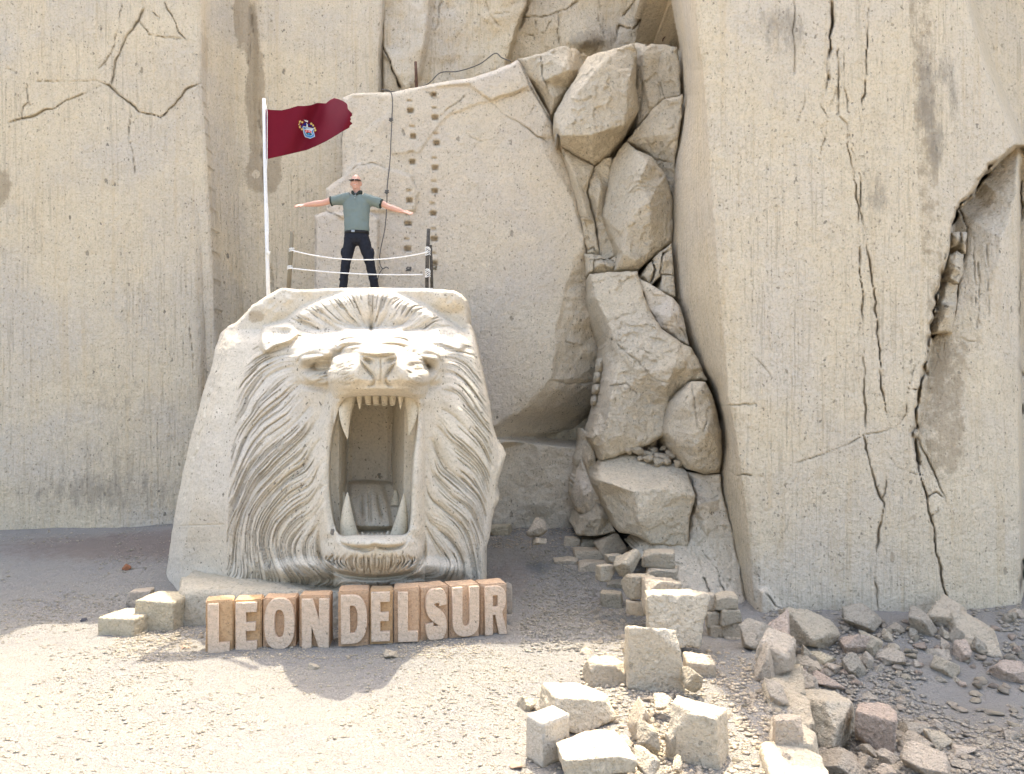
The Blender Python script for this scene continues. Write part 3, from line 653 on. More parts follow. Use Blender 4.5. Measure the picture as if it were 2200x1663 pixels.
boulder('triangular slab boulder against the right wall below the top corner', [(1425, 214, 12.35), (1467, 203, 12.2), (1465, 250, 12.2), (1458, 300, 12.2), (1450, 350, 12.3), (1446, 420, 12.45), (1420, 380, 12.5), (1392, 330, 12.6), (1346, 304, 12.7), (1372, 272, 12.6), (1398, 240, 12.45)],
    [(1440, 290, 12.2), (1400, 290, 12.35)], [(11, 12)], cracks=[([(1405, 250), (1430, 285), (1455, 305)], 1.3, .03), ([(1375, 320), (1410, 345), (1448, 352)], 1.6, .04)], seed=5)
boulder('tall pointed boulder in the middle of the cleft with a shaded left face', [(1345, 304, 12.6), (1365, 322, 12.3), (1400, 335, 12.2), (1430, 375, 12.2), (1446, 425, 12.3), (1444, 520, 12.3), (1425, 532, 12.2), (1405, 550, 12.15), (1372, 580, 12.1), (1320, 582, 12.25), (1328, 545, 12.4), (1316, 515, 12.6), (1294, 465, 12.75), (1305, 400, 12.75), (1315, 342, 12.75)],
    [(1370, 395, 11.95), (1352, 470, 11.95), (1345, 505, 12.0), (1338, 545, 11.95), (1395, 430, 11.8), (1400, 480, 11.85), (1395, 540, 12.0), (1390, 350, 12.0), (1365, 560, 11.95)],
    [(1, 15), (15, 19), (19, 16), (16, 17), (17, 18), (18, 9), (22, 15), (19, 20), (20, 21), (21, 8), (18, 23)], seed=6, rr=.07, n=.02)
boulder('narrow wedge between the tall boulder and the left sliver', [(1277, 357, 12.9), (1296, 341, 12.8), (1315, 338, 12.75), (1308, 400, 12.85), (1293, 462, 12.9), (1315, 515, 12.85), (1326, 548, 12.8), (1300, 560, 12.8), (1288, 545, 12.9), (1280, 480, 12.9), (1261, 412, 12.85)], [(1290, 400, 12.65), (1284, 440, 12.75)], [(11, 12)], seed=7)
boulder('long sliver of rock along the left side of the cleft', [(1206, 314, 12.85), (1240, 337, 12.8), (1276, 358, 12.8), (1260, 412, 12.75), (1278, 480, 12.8), (1286, 545, 12.85), (1262, 545, 12.9), (1248, 470, 12.85), (1230, 395, 12.85)], [(1236, 380, 12.6), (1262, 470, 12.65), (1268, 380, 12.7)], [(9, 10), (9, 0)],
    cracks=[([(1247, 466), (1262, 468)], 1.6, .06), ([(1255, 540), (1275, 530), (1284, 545)], 1.5, .05)], seed=8)
boulder('shattered grey rubble wedged beneath the tall boulder', [(1256, 545, 12.8), (1290, 548, 12.7), (1310, 558, 12.6), (1326, 548, 12.55), (1330, 570, 12.5), (1318, 585, 12.5), (1264, 586, 12.6)], [(1290, 565, 12.4), (1310, 572, 12.35)], [], cracks=[([(1262, 560), (1290, 555), (1320, 562)], 1.4, .06), ([(1280, 550), (1275, 585)], 1.4, .06), ([(1295, 556), (1305, 583)], 1.2, .05)], seed=9, n=.05)
boulder('thin upright splinter stone at the right wall, mid height', [(1428, 535, 11.95), (1443, 522, 11.9), (1446, 560, 11.85), (1452, 638, 11.8), (1420, 625, 11.85), (1421, 590, 11.9), (1400, 612, 12.0), (1378, 592, 12.1), (1405, 552, 12.05)], [(1425, 560, 11.8)], [],
    cracks=[([(1425, 540), (1420, 590), (1418, 622)], 2.0, .1), ([(1420, 590), (1448, 592)], 1.6, .06), ([(1404, 555), (1408, 580), (1398, 608)], 2.4, .12), ([(1424, 548), (1446, 530)], 3, .14)], seed=10)
boulder('brown slab leaning on the right wall below the splinter', [(1372, 596, 11.9), (1400, 612, 11.75), (1445, 640, 11.6), (1462, 660, 11.55), (1475, 715, 11.5), (1482, 742, 11.45), (1458, 730, 11.5), (1420, 705, 11.6), (1398, 670, 11.7), (1385, 635, 11.8)], [(1440, 680, 11.45)], [],
    cracks=[([(1375, 598), (1410, 608), (1446, 632)], 3, .1), ([(1460, 705), (1475, 730)], 1.5, .06)], seed=11, mat=M_slab)
boulder('long diagonal boulder filling the lower cleft', [(1266, 588, 12.4), (1320, 584, 12.1), (1370, 582, 11.9), (1384, 635, 11.7), (1398, 672, 11.55), (1420, 706, 11.4), (1458, 732, 11.3), (1485, 748, 11.25), (1508, 790, 11.15), (1520, 816, 11.1), (1486, 820, 11.2), (1456, 840, 11.35), (1438, 865, 11.4), (1426, 935, 11.5), (1395, 955, 11.5), (1350, 972, 11.5), (1292, 990, 11.55), (1268, 940, 11.7), (1288, 870, 11.8), (1300, 790, 11.9), (1302, 730, 12.0), (1284, 690, 12.2), (1270, 640, 12.3)],
    [(1280, 640, 12.05), (1310, 700, 11.7), (1340, 740, 11.4), (1395, 800, 11.15), (1430, 830, 11.1), (1330, 780, 11.45), (1310, 860, 11.3), (1400, 870, 11.5), (1360, 820, 11.35), (1385, 700, 11.45), (1450, 790, 11.0), (1320, 650, 11.8), (1330, 930, 11.35), (1380, 905, 11.5), (1300, 930, 11.4)],
    [(23, 24), (24, 25), (25, 26), (26, 27), (27, 12), (34, 25), (33, 26), (28, 31), (31, 30), (24, 28), (28, 29), (29, 37), (37, 16), (27, 33)], seed=12, n=.045, rr=.07, rpx=8, thick=1.2,
    cracks=[([(1294, 720), (1330, 740), (1345, 760), (1370, 775), (1398, 810), (1440, 822)], 1.4, .04), ([(1330, 735), (1400, 760)], 1.0, .02), ([(1310, 830), (1345, 822), (1370, 850)], 1.6, .04)],
    masks=lambda X, Y, M, xs, ys: M.__setitem__((Ellipsis, 1), 0.35*bump(X, Y, 1400, 640, 40, 60, 1.0)+0.3*bump(X, Y, 1430, 880, 30, 50, 1)))
boulder('rounded boulder at the right side of the lower cleft', [(1440, 862, 11.2), (1460, 842, 11.05), (1487, 819, 10.95), (1516, 820, 10.9), (1534, 860, 10.9), (1550, 928, 10.85), (1551, 975, 10.85), (1546, 1016, 10.9), (1512, 1018, 10.9), (1480, 1008, 10.95), (1450, 970, 11.1), (1425, 930, 11.25), (1428, 900, 11.25)],
    [(1478, 868, 10.75), (1496, 905, 10.7), (1492, 960, 10.7), (1520, 930, 10.65)], [(2, 13), (13, 14), (14, 15), (15, 9)], seed=13, rr=.12, rpx=12, cracks=[([(1487, 822), (1492, 870), (1500, 920)], 1.4, .03), ([(1522, 900), (1510, 930), (1505, 980)], 1.1, .03)])
boulder('flat topped wedge boulder at the foot of the cleft, dark left side', [(1277, 1030, 11.3), (1283, 1005, 11.5), (1292, 988, 11.7), (1350, 972, 11.75), (1410, 985, 11.6), (1460, 998, 11.4), (1478, 1018, 11.1), (1496, 1065, 10.7), (1482, 1110, 10.75), (1478, 1175, 10.75), (1400, 1170, 10.7), (1368, 1152, 10.75), (1330, 1143, 11.0), (1306, 1095, 11.2), (1290, 1065, 11.3)],
    [(1366, 1058, 10.6), (1290, 1032, 11.0), (1440, 1030, 10.85), (1372, 1120, 10.6), (1420, 1050, 10.62)], [(15, 18), (18, 11), (15, 19), (19, 17), (17, 7), (0, 16), (16, 15)], seed=14, n=.022, rr=.05, rpx=5)
boulder('broken wall of rock behind the stacked blocks at the foot of the right cliff', [(1478, 1015, 11.2), (1512, 1020, 11.1), (1548, 1018, 11.0), (1552, 1060, 10.95), (1578, 1160, 10.7), (1596, 1260, 10.4), (1612, 1345, 10.1), (1500, 1350, 10.0), (1430, 1260, 10.3), (1360, 1180, 10.8), (1390, 1160, 10.9), (1478, 1165, 10.85), (1490, 1100, 10.9), (1497, 1065, 11.0)],
    [(1500, 1080, 10.75), (1520, 1160, 10.7), (1545, 1250, 10.35), (1450, 1200, 10.6), (1540, 1075, 10.9)], [(14, 15), (15, 16), (14, 18)], seed=15, n=.035, mat=M_slab,
    cracks=[([(1475, 1180), (1485, 1140), (1500, 1085), (1545, 1060)], 1.8, .06), ([(1510, 1190), (1540, 1220), (1560, 1300)], 1.5, .05), ([(1490, 1120), (1520, 1150), (1560, 1148)], 1.3, .04), ([(1510, 1240), (1535, 1300)], 1.6, .06), ([(1480, 1020), (1495, 1060)], 1.6, .05)])
boulder('cracked splinter rock at the lower left edge of the cleft', [(1250, 918, 12.6), (1268, 935, 12.4), (1280, 985, 12.1), (1280, 1020, 12.0), (1276, 1045, 12.0), (1262, 1015, 12.3), (1250, 985, 12.5), (1238, 1005, 12.7), (1236, 985, 12.7), (1248, 950, 12.7)], [(1266, 985, 12.1)], [], seed=16, cracks=[([(1262, 935), (1276, 970), (1290, 985)], 2.5, .12)])
boulder('grey column of rock under the left edge of the cleft', [(1236, 1005, 12.75), (1250, 985, 12.5), (1262, 1015, 12.3), (1282, 1050, 12.1), (1296, 1085, 12.1), (1270, 1110, 12.2), (1240, 1100, 12.4), (1226, 1060, 12.6)], [(1256, 1060, 12.1), (1245, 1035, 12.3)], [], seed=17, mat=M_slab)
boulder('low pale boulder at the bottom of the cleft', [(1228, 1128, 12.6), (1240, 1108, 12.4), (1262, 1100, 12.2), (1282, 1082, 12.1), (1298, 1085, 12.1), (1312, 1118, 11.9), (1322, 1142, 11.8), (1282, 1152, 11.85), (1240, 1150, 12.1)], [(1268, 1118, 11.85), (1292, 1112, 11.8)], [], seed=18)
for k, (a, b, c, d) in enumerate(((1284, 770, 1296, 800), (1280, 800, 1292, 822), (1276, 826, 1290, 846), (1274, 850, 1284, 872))):
    boulder('small stone wedged in the crack left of the diagonal boulder, ' + ('topmost', 'second from top', 'third from top', 'lowest')[k]+' of four', [(a, b, 12.35), (c, b-2, 12.35), (c+1, d, 12.35), (a-1, d-1, 12.35)], [((a+c)/2, (b+d)/2, 12.2)], [], name='wedged_stone', seed=20+k, group='small stones wedged in the crack', thick=0.3, rr=.05, rpx=4)
# loose shards lying on the flat wedge
rs = np.random.RandomState(5)
shards = [(1350, 966, 16, 13), (1366, 964, 20, 14), (1384, 972, 22, 15), (1404, 966, 18, 13), (1395, 984, 22, 14), (1418, 980, 22, 14), (1432, 990, 18, 12), (1412, 992, 16, 14), (1458, 994, 16, 18), (1396, 948, 22, 22), (1376, 985, 14, 10), (1440, 975, 18, 12), (1425, 962, 12, 10)]

# --- rubble wedged in the open joint high on the right cliff
for k, (pts, lab) in enumerate((([(2044, 500), (2062, 498), (2066, 520), (2048, 530)], 'cracked shard at the top of the joint in the right cliff'), ([(2066, 498), (2078, 500), (2074, 545), (2062, 535)], 'upright splinter right of the shard in the cliff joint'),
        ([(2038, 548), (2056, 538), (2070, 548), (2068, 590), (2060, 610), (2040, 600), (2034, 570)], 'rounded lump wedged in the joint of the right cliff'), ([(2036, 600), (2058, 612), (2056, 650), (2046, 716), (2010, 714), (2020, 650)], 'long block wedged low in the joint of the right cliff'),
        ([(1972, 775), (1982, 772), (1976, 832), (1954, 836), (1960, 800)], 'chip of stone hanging in the joint, right cliff lower part'), ([(1952, 842), (1975, 840), (1966, 900), (1948, 915), (1946, 880)], 'lower chip of stone in the same joint of the right cliff'))):
    c0 = np.mean(pts, 0)
    boulder(lab, [(p[0], p[1], 10.12) for p in pts], [(c0[0], c0[1], 9.98)], [], name='wedged_stone', seed=40+k, group='stones wedged in the cliff joint', thick=0.6, rr=.06, rpx=5, n=.03, cracks=[([tuple(c0+[-15, -6]), tuple(c0+[12, 8])], 1.3, .04)])

# ================================================================== THE LION
LION_OUT = [(508, 692), (524, 676), (542, 655), (566, 640), (590, 626), (606, 618), (622, 619), (640, 622), (670, 621), (700, 619), (760, 619), (800, 618), (850, 620), (900, 621), (945, 621), (975, 624), (992, 632), (1004, 644), (1006, 664), (1007, 695), (1014, 700), (1022, 735), (1030, 770), (1040, 820), (1050, 870), (1056, 915),
    (1066, 945), (1080, 965), (1086, 980), (1080, 1005), (1070, 1030), (1066, 1055), (1071, 1075), (1062, 1095), (1056, 1120), (1050, 1160), (1042, 1195), (1041, 1262), (800, 1268), (356, 1300), (354, 1260), (360, 1215), (367, 1160), (380, 1080), (392, 1020), (405, 960), (424, 890), (438, 835), (456, 785), (462, 748), (474, 716), (490, 700)]
MANE = [(797, 618), (770, 622), (735, 632), (690, 645), (650, 662), (615, 688), (585, 700), (562, 716), (545, 740), (526, 785), (512, 830), (503, 900), (497, 960), (493, 1020), (489, 1100), (484, 1200), (484, 1275), (1045, 1275), (1044, 1130), (1054, 1050), (1060, 1000), (1062, 940), (1054, 890), (1044, 840), (1034, 800), (1026, 760), (1010, 735), (985, 705), (950, 680), (915, 660), (870, 640), (835, 626)]
def lion_depth(X, Y, xs, ys):
    D0 = np.interp(Y, [600, 708, 735, 900, 1100, 1250, 1300], [10.46, 10.56, 10.48, 10.22, 9.98, 9.85, 9.8])
    # uncarved block at the left: flat flank turned away, then a steep rough edge
    Ly = [600, 700, 748, 822, 905, 1005, 1100, 1192, 1300]; Lx = [640, 575, 539, 514, 502, 493, 489, 485, 484]
    L = np.interp(Y, Ly, Lx)
    flank = np.clip(L-X, 0, 400)
    O = np.interp(Y, [690, 748, 835, 890, 960, 1080, 1215, 1300], [520, 492, 470, 455, 440, 415, 388, 372])
    edge = np.clip(O-X+3*fbm(X*.05, Y*.05, 0, 3, 2), 0, 100)
    D = D0+flank*(0.0022+0.0030*sst(880, 1190, Y))+edge*(0.016-0.006*sst(1000, 1200, Y))+0.0022*np.clip(610-X, 0, 150)*sst(1060, 1235, Y)
    # mane stands proud of the flat flank
    ms = poly_sd(X, Y, MANE)
    P = 0.16*sst(8, -16, ms)+0.09*sst(3, -5, ms)*sst(760, 700, Y)
    P = P+0.10*sst(0, -70, ms)
    # head mound
    P = P+0.50*np.exp(-(((X-812)/262)**2+((Y-935)/330)**2)**1.6)*sst(702, 740, Y)
    # forehead dome / brow shelf
    shelf = sst(703, 716, Y-0.0012*(X-797)**2)*np.exp(-((X-797)/150)**4)
    P = P+0.34*shelf*sst(900, 780, Y)
    # parting of the mane: a raised crest
    P = P+0.10*bump(X, Y, 800, 650, 55, 60, 1.0)-0.07*bump(X, Y, 797, 700, 7, 30, 1.0)
    # eyebrows, sockets, eyes
    for s_, cx, w in ((1, 683, 1.0), (-1, 912, 0.80)):
        P = P+0.27*bump(X, Y, cx-4*s_, 757, 44*w, 17, 1.0, 2.0, -14*s_)+0.10*bump(X, Y, cx, 772, 40*w, 12, 1.0, 2.0, -12*s_)
        P = P+0.10*bump(X, Y, cx-40*s_*w, 778, 16, 24, 1.0, 1.5)
        P = P-0.20*bump(X, Y, cx+12*s_, 787, 27*w, 9, 1.0, 2.0)
        P = P+0.15*bump(X, Y, cx+15*s_, 789, 19*w, 9, 1.0, 1.5)
        P = P+0.15*bump(X, Y, cx+2*s_, 812, 38*w, 14, 1.0, 2.0, 6*s_)
        P = P-0.06*bump(X, Y, cx-4*s_, 832, 40*w, 7, 1.0, 1.2, 10*s_)
        q = smooth_line([(cx-42*w*s_, 800), (cx-20*w*s_, 822), (cx+5*s_, 830), (cx+28*w*s_, 826)]); 
        A = np.zeros(X.shape); groove(A, X, Y, xs, ys, q, 3.0, 0.045); P = P-A
        A = np.zeros(X.shape); groove(A, X, Y, xs, ys, smooth_line([(cx-46*w*s_, 786), (cx-36*w*s_, 766), (cx-10*s_, 760), (cx+24*w*s_, 764)]), 3.0, 0.05); P = P-A
        A = np.zeros(X.shape); groove(A, X, Y, xs, ys, [(cx-8*s_, 795), (cx+34*w*s_, 794)], 2.0, 0.09); P = P-A
        A = np.zeros(X.shape); groove(A, X, Y, xs, ys, smooth_line([(cx-12*s_, 792), (cx-2*s_, 778), (cx+14*s_, 772), (cx+32*w*s_, 774)]), 2.4, 0.05); P = P-A
    # muzzle
    k = np.abs(X-np.interp(Y, [700, 760, 850], [799, 811, 815]))/np.interp(Y, [700, 735, 757, 770, 800, 830, 856], [82, 78, 72, 92, 104, 102, 92])
    Ym = Y-30*np.clip((k-0.42)/0.58, 0, 1)**1.3*sst(835, 800, Y)
    a = np.interp(Ym, [690, 708, 722, 742, 752, 760, 790, 815, 835, 848, 858], [0, .04, .20, .62, .86, .98, .98, .95, .84, .62, .25])
    cx = np.interp(Y, [700, 760, 850], [799, 811, 815]); hw = np.interp(Y, [700, 735, 757, 770, 800, 830, 856], [82, 78, 72, 92, 104, 102, 92])
    k = np.abs(X-cx)/hw
    W = np.clip(1-np.clip(k/1.06, 0, 1)**2.3, 0, 1)**0.55
    P = P+a*W*1.06
    # rolls across the nose bridge
    for y_, h_, w_ in ((716, 0.14, 74), (731, 0.17, 76), (743, 0.13, 66), (752, 0.06, 52)):
        for s_, cc in ((-1, 758), (1, 840)):
            yy = Y-0.0022*(X-799)**2*(-1 if y_ < 720 else 0.6)
            P = P+h_*np.exp(-((X-cc-(y_-716)*0.1)/(w_*0.5))**4)*np.exp(-((yy-y_)/5.6)**2)
    A = np.zeros(X.shape)
    groove(A, X, Y, xs, ys, [(797, 700), (798, 725), (801, 745)], 3.5, 0.16)
    groove(A, X, Y, xs, ys, smooth_line([(722, 742), (735, 732), (760, 728), (796, 734)]), 3.2, 0.14); groove(A, X, Y, xs, ys, smooth_line([(880, 738), (868, 730), (840, 727), (800, 733)]), 3.2, 0.14)
    groove(A, X, Y, xs, ys, smooth_line([(730, 756), (742, 745), (765, 741), (800, 743)]), 2.8, 0.10); groove(A, X, Y, xs, ys, smooth_line([(872, 752), (862, 743), (840, 740), (802, 743)]), 2.8, 0.10)
    groove(A, X, Y, xs, ys, smooth_line([(752, 758), (762, 750), (775, 748)]), 2.0, 0.05)
    # nose wings and philtrum
    groove(A, X, Y, xs, ys, smooth_line([(770, 762), (777, 780), (790, 796), (801, 808), (805, 818), (800, 826), (784, 832)]), 2.8, 0.06)
    groove(A, X, Y, xs, ys, smooth_line([(852, 762), (848, 782), (836, 798), (829, 808), (828, 818), (834, 826), (847, 832)]), 2.8, 0.06)
    groove(A, X, Y, xs, ys, [(817, 764), (818, 800), (817, 828)], 1.5, 0.03)
    groove(A, X, Y, xs, ys, smooth_line([(774, 762), (812, 766), (850, 762)]), 1.8, 0.03)
    groove(A, X, Y, xs, ys, smooth_line([(716, 790), (724, 772), (742, 762), (768, 760)]), 2.5, 0.05)
    # lip edge, cheek folds
    groove(A, X, Y, xs, ys, smooth_line([(712, 800), (700, 850), (690, 890), (684, 920)]), 5.0, 0.03)
    P = P-A
    P = P+0.12*bump(X, Y, 812, 756, 42, 6, 1.0, 2)
    P = P-0.11*bump(X, Y, 791, 774, 10, 5, 1.0, 1.2, 20)-0.11*bump(X, Y, 840, 774, 10, 5, 1.0, 1.2, -20)
    P = P-0.10*bump(X, Y, 812, 796, 40, 22, 1.0, 2)*(1-0.9*np.exp(-((X-817)/15.0)**4))
    P = P+0.11*bump(X, Y, 744, 805, 30, 34, 1.0, 1.6)+0.11*bump(X, Y, 880, 802, 30, 34, 1.0, 1.6)
    # lips down both sides of the gape
    A = np.zeros(X.shape)
    groove(A, X, Y, xs, ys, smooth_line([(718, 862), (706, 900), (697, 960), (693, 1030), (696, 1090), (706, 1140)]), 19, 0.15, False)
    groove(A, X, Y, xs, ys, smooth_line([(912, 862), (910, 900), (902, 960), (897, 1030), (895, 1090), (893, 1135)]), 19, 0.15, False)
    groove(A, X, Y, xs, ys, smooth_line([(728, 862), (745, 846), (780, 838), (815, 836), (860, 838), (890, 848), (904, 866)]), 7, 0.05, False)
    P = P+A
    P = P-0.07*bump(X, Y, 668, 960, 30, 90, 1.0, 1, 18)-0.07*bump(X, Y, 930, 960, 26, 90, 1.0, 1, -12)
    # chin and lower lip
    P = P+0.40*np.exp(-(((X-800)/104)**2+((Y-1192)/52)**2)**1.8)
    P = P+0.12*bump(X, Y, 802, 1165, 74, 11, 1.0, 2)
    A = np.zeros(X.shape)
    groove(A, X, Y, xs, ys, smooth_line([(728, 1152), (734, 1168), (760, 1177), (790, 1178), (805, 1172), (830, 1178), (866, 1172), (878, 1150)]), 3.2, 0.10)
    groove(A, X, Y, xs, ys, smooth_line([(806, 1172), (795, 1182), (772, 1184)]), 2.2, 0.05)
    groove(A, X, Y, xs, ys, smooth_line([(688, 1130), (686, 1180), (698, 1212), (730, 1232), (800, 1243), (870, 1234), (902, 1212), (910, 1180), (906, 1140)]), 5, 0.16)
    P = P-A
    # beard wrapping below the chin
    P = P+0.20*bump(X, Y, 660, 1225, 80, 22, 1.0, 2)+0.20*bump(X, Y, 930, 1225, 60, 22, 1.0, 2)+0.10*bump(X, Y, 800, 1252, 120, 9, 1.0, 2)
    # ears
    def poly_up(A_, poly, h, soft): return A_+h*sst(soft, -soft, poly_sd(X, Y, smooth_line(poly+[poly[0]], 4)))
    P = poly_up(P, [(566, 702), (598, 698), (628, 702), (640, 718), (622, 734), (590, 745), (572, 756), (562, 748), (561, 722)], 0.13, 4)
    P = poly_up(P, [(575, 708), (600, 706), (622, 712), (616, 726), (590, 736), (574, 744), (571, 722)], -0.07, 8)
    P = poly_up(P, [(922, 728), (935, 708), (958, 704), (984, 712), (996, 732), (996, 748), (986, 752), (955, 740)], 0.07, 4)
    P = poly_up(P, [(938, 724), (952, 712), (975, 720), (986, 738), (975, 742), (955, 734)], -0.06, 7)
    P = P+0.05*fbm(X*0.012, Y*0.012, 4, 3, 8)*sst(4, -20, ms)
    # ---------------- hair: strand coordinate u interpolated over the mane
    G = [  # u, guide
        (0, [(797, 705), (797, 660), (796, 622)]),
        (1, [(788, 710), (772, 680), (758, 650), (742, 630)]), (2, [(770, 710), (738, 685), (712, 658), (690, 644)]),
        (3, [(742, 712), (705, 700), (672, 678), (642, 666)]), (4, [(712, 722), (675, 712), (640, 700), (612, 690)]),
        (5.2, [(660, 748), (630, 745), (596, 752), (556, 768), (540, 782)]), (6.4, [(640, 778), (604, 782), (566, 800), (534, 838), (514, 880)]),
        (7.6, [(645, 812), (610, 835), (568, 870), (530, 925), (506, 990)]), (8.8, [(672, 862), (630, 905), (580, 955), (538, 1010), (508, 1080)]),
        (10, [(690, 905), (650, 955), (600, 1005), (556, 1050), (530, 1100), (514, 1170), (508, 1230)]), (11.2, [(698, 955), (660, 1010), (610, 1050), (574, 1095), (554, 1140), (556, 1190), (566, 1245)]),
        (12.4, [(700, 1010), (670, 1060), (626, 1090), (594, 1125), (584, 1170), (598, 1215), (622, 1250)]), (13.6, [(700, 1060), (676, 1100), (640, 1130), (618, 1165), (626, 1205), (660, 1245)]),
        (14.8, [(696, 1100), (680, 1135), (662, 1165), (668, 1205), (710, 1248)]), (16, [(690, 1140), (686, 1175), (700, 1215), (740, 1240), (800, 1256)]),
        (-1, [(805, 710), (822, 680), (838, 650), (858, 636)]), (-2, [(826, 712), (862, 690), (888, 664), (910, 658)]), (-3, [(852, 714), (892, 704), (925, 686), (950, 680)]),
        (-4, [(880, 722), (915, 720), (950, 704), (984, 706)]), (-5.2, [(918, 742), (955, 748), (990, 752), (1022, 760)]), (-6.4, [(940, 775), (972, 780), (1005, 800), (1036, 838)]),
        (-7.6, [(948, 815), (980, 822), (1012, 850), (1046, 900)]), (-8.8, [(948, 860), (975, 872), (1012, 905), (1045, 950), (1058, 985)]), (-10, [(942, 905), (965, 930), (1005, 965), (1040, 1010), (1052, 1060)]),
        (-11.2, [(930, 945), (950, 985), (990, 1025), (1028, 1070), (1044, 1130)]), (-12.4, [(915, 975), (928, 1025), (965, 1070), (1005, 1110), (1030, 1160), (1038, 1220)]),
        (-13.6, [(908, 1010), (914, 1060), (945, 1105), (985, 1150), (1008, 1200), (1012, 1245)]), (-14.8, [(905, 1060), (908, 1105), (930, 1145), (960, 1185), (975, 1215), (960, 1248)]), (-16, [(905, 1110), (908, 1150), (914, 1185), (905, 1215), (870, 1238), (810, 1254)])]
    pts, us = [], []
    for u, g in G:
        q = smooth_line(g, 3)
        for p in q: pts.append(p); us.append(u)
    pts = np.array(pts)/100.0; us = np.array(us)
    def tps(xc, yc, vals, lam=0.003):
        n = len(vals); r2 = (xc[:, None]-xc[None])**2+(yc[:, None]-yc[None])**2
        K = 0.5*r2*np.log(r2+1e-9)+lam*np.eye(n)
        Pm = np.stack([np.ones(n), xc, yc], 1)
        A_ = np.block([[K, Pm], [Pm.T, np.zeros((3, 3))]])
        return np.linalg.solve(A_, np.concatenate([vals, np.zeros(3)]))
    upper = pts[:, 1] < 7.35
    U = np.zeros(X.shape)
    wgt = tps(pts[:, 0], pts[:, 1], us)
    xf, yf = X.ravel()/100, Y.ravel()/100; sel = (ms.ravel() < 10); out = np.zeros(xf.size); ii = np.where(sel)[0]
    for c0 in range(0, len(ii), 20000):
        j = ii[c0:c0+20000]; r2 = (xf[j][:, None]-pts[:, 0][None])**2+(yf[j][:, None]-pts[:, 1][None])**2
        out[j] = 0.5*r2*np.log(r2+1e-9)@wgt[:len(us)]+wgt[-3]+wgt[-2]*xf[j]+wgt[-1]*yf[j]
    U = out.reshape(X.shape)
    U = U+0.22*fbm(X*0.008, Y*0.008, 7, 2, 5)+0.05*fbm(X*0.03, Y*0.03, 2, 2, 15)
    face = smooth_line([(690, 736), (715, 716), (760, 708), (797, 712), (840, 708), (885, 716), (915, 738), (942, 765), (952, 800), (948, 860), (932, 920), (912, 965), (906, 1010), (902, 1060), (904, 1120), (910, 1160), (904, 1205), (870, 1236), (800, 1245), (730, 1234), (698, 1212), (686, 1170), (692, 1120), (700, 1070), (700, 1000), (696, 950), (680, 880), (650, 830), (636, 800), (640, 770), (660, 748)], 4)
    fs = poly_sd(X, Y, face)
    ear = np.minimum(poly_sd(X, Y, [(566, 702), (598, 698), (628, 702), (640, 718), (622, 734), (590, 745), (572, 756), (562, 748), (561, 722)]), poly_sd(X, Y, [(922, 728), (935, 708), (958, 704), (984, 712), (996, 732), (996, 748), (986, 752), (955, 740)]))
    hm = sst(-6, 16, fs)*sst(2, -6, ms)*sst(-3, 4, ear)
    def ridge(v, p): return np.abs(np.sin(math.pi*v))**p
    amp = 0.55+0.45*fbm(U*1.3, Y*0.006, X*0.004, 2, 19)
    lock = ridge(U*1.0+0.2, 0.55)
    sub = ridge(U*2.6+0.35*np.sin(U*2.1)+0.25*fbm(X*.02, Y*.02, 1, 2, 3), 0.6)
    fine_ = ridge(U*6.5+0.8*fbm(X*0.02, Y*0.02, 3, 2, 41), 0.7)
    present = sst(-0.25, 0.15, fbm(U*0.9, X*0.008, Y*0.008, 3, 61))
    hair = 0.046*lock+0.026*sub*amp*(0.35+0.65*present)+0.012*fine_*present
    D = D-P-(hair-0.06)*hm
    # single chiselled strokes, long and short, following the strand field
    gy_, gx_ = np.gradient(U, ys, xs)
    rs = np.random.RandomState(3); A = np.zeros(X.shape)
    fx = lambda arr, x, y: arr[min(max(np.searchsorted(ys, y), 0), len(ys)-1), min(max(np.searchsorted(xs, x), 0), len(xs)-1)]
    n_s = 0; tries = 0
    while n_s < 520 and tries < 9000:
        tries += 1
        x, y = rs.uniform(488, 1062), rs.uniform(620, 1262)
        if fx(hm, x, y) < 0.6: continue
        line = [(x, y)]; L = rs.uniform(18, 75)
        for _ in range(int(L)):
            gx0, gy0 = fx(gx_, x, y), fx(gy_, x, y); n0 = math.hypot(gx0, gy0)+1e-9
            dx, dy = -gy0/n0, gx0/n0
            if len(line) > 1 and dx*(line[-1][0]-line[-2][0])+dy*(line[-1][1]-line[-2][1]) < 0: dx, dy = -dx, -dy
            x += dx*3.0; y += dy*3.0
            if fx(hm, x, y) < 0.35: break
            line.append((x, y))
        if len(line) < 4: continue
        groove(A, X, Y, xs, ys, np.array(line)[::2] if len(line) > 5 else line, rs.uniform(0.9, 1.4), rs.uniform(0.018, 0.045), mx=True); n_s += 1
    # chin hair, cheek strokes, whisker rows
    for xx in np.arange(704, 902, 4.3):
        k = (xx-802)/100.0; y0 = 1187+rs.uniform(-2, 9)+4*abs(k); y1 = 1236-14*k*k-rs.uniform(0, 12)
        groove(A, X, Y, xs, ys, smooth_line([(xx, y0), (xx+k*3+rs.uniform(-2, 2), (y0+y1)/2), (xx-k*14+rs.uniform(-2, 2), y1)], 3), rs.uniform(1.3, 2.0), rs.uniform(0.03, 0.07))
    for _ in range(26):
        x, y = rs.uniform(655, 705), rs.uniform(802, 828); groove(A, X, Y, xs, ys, [(x, y), (x+rs.uniform(14, 24), y-rs.uniform(2, 9))], 1.3, 0.018)
    for _ in range(34):
        x, y = rs.uniform(716, 750), rs.uniform(780, 830); groove(A, X, Y, xs, ys, [(x, y), (x+rs.uniform(9, 20), y-rs.uniform(3, 8))], 1.3, 0.016)
        x, y = rs.uniform(870, 900), rs.uniform(775, 830); groove(A, X, Y, xs, ys, [(x, y), (x+rs.uniform(7, 15), y+rs.uniform(2, 7))], 1.3, 0.016)
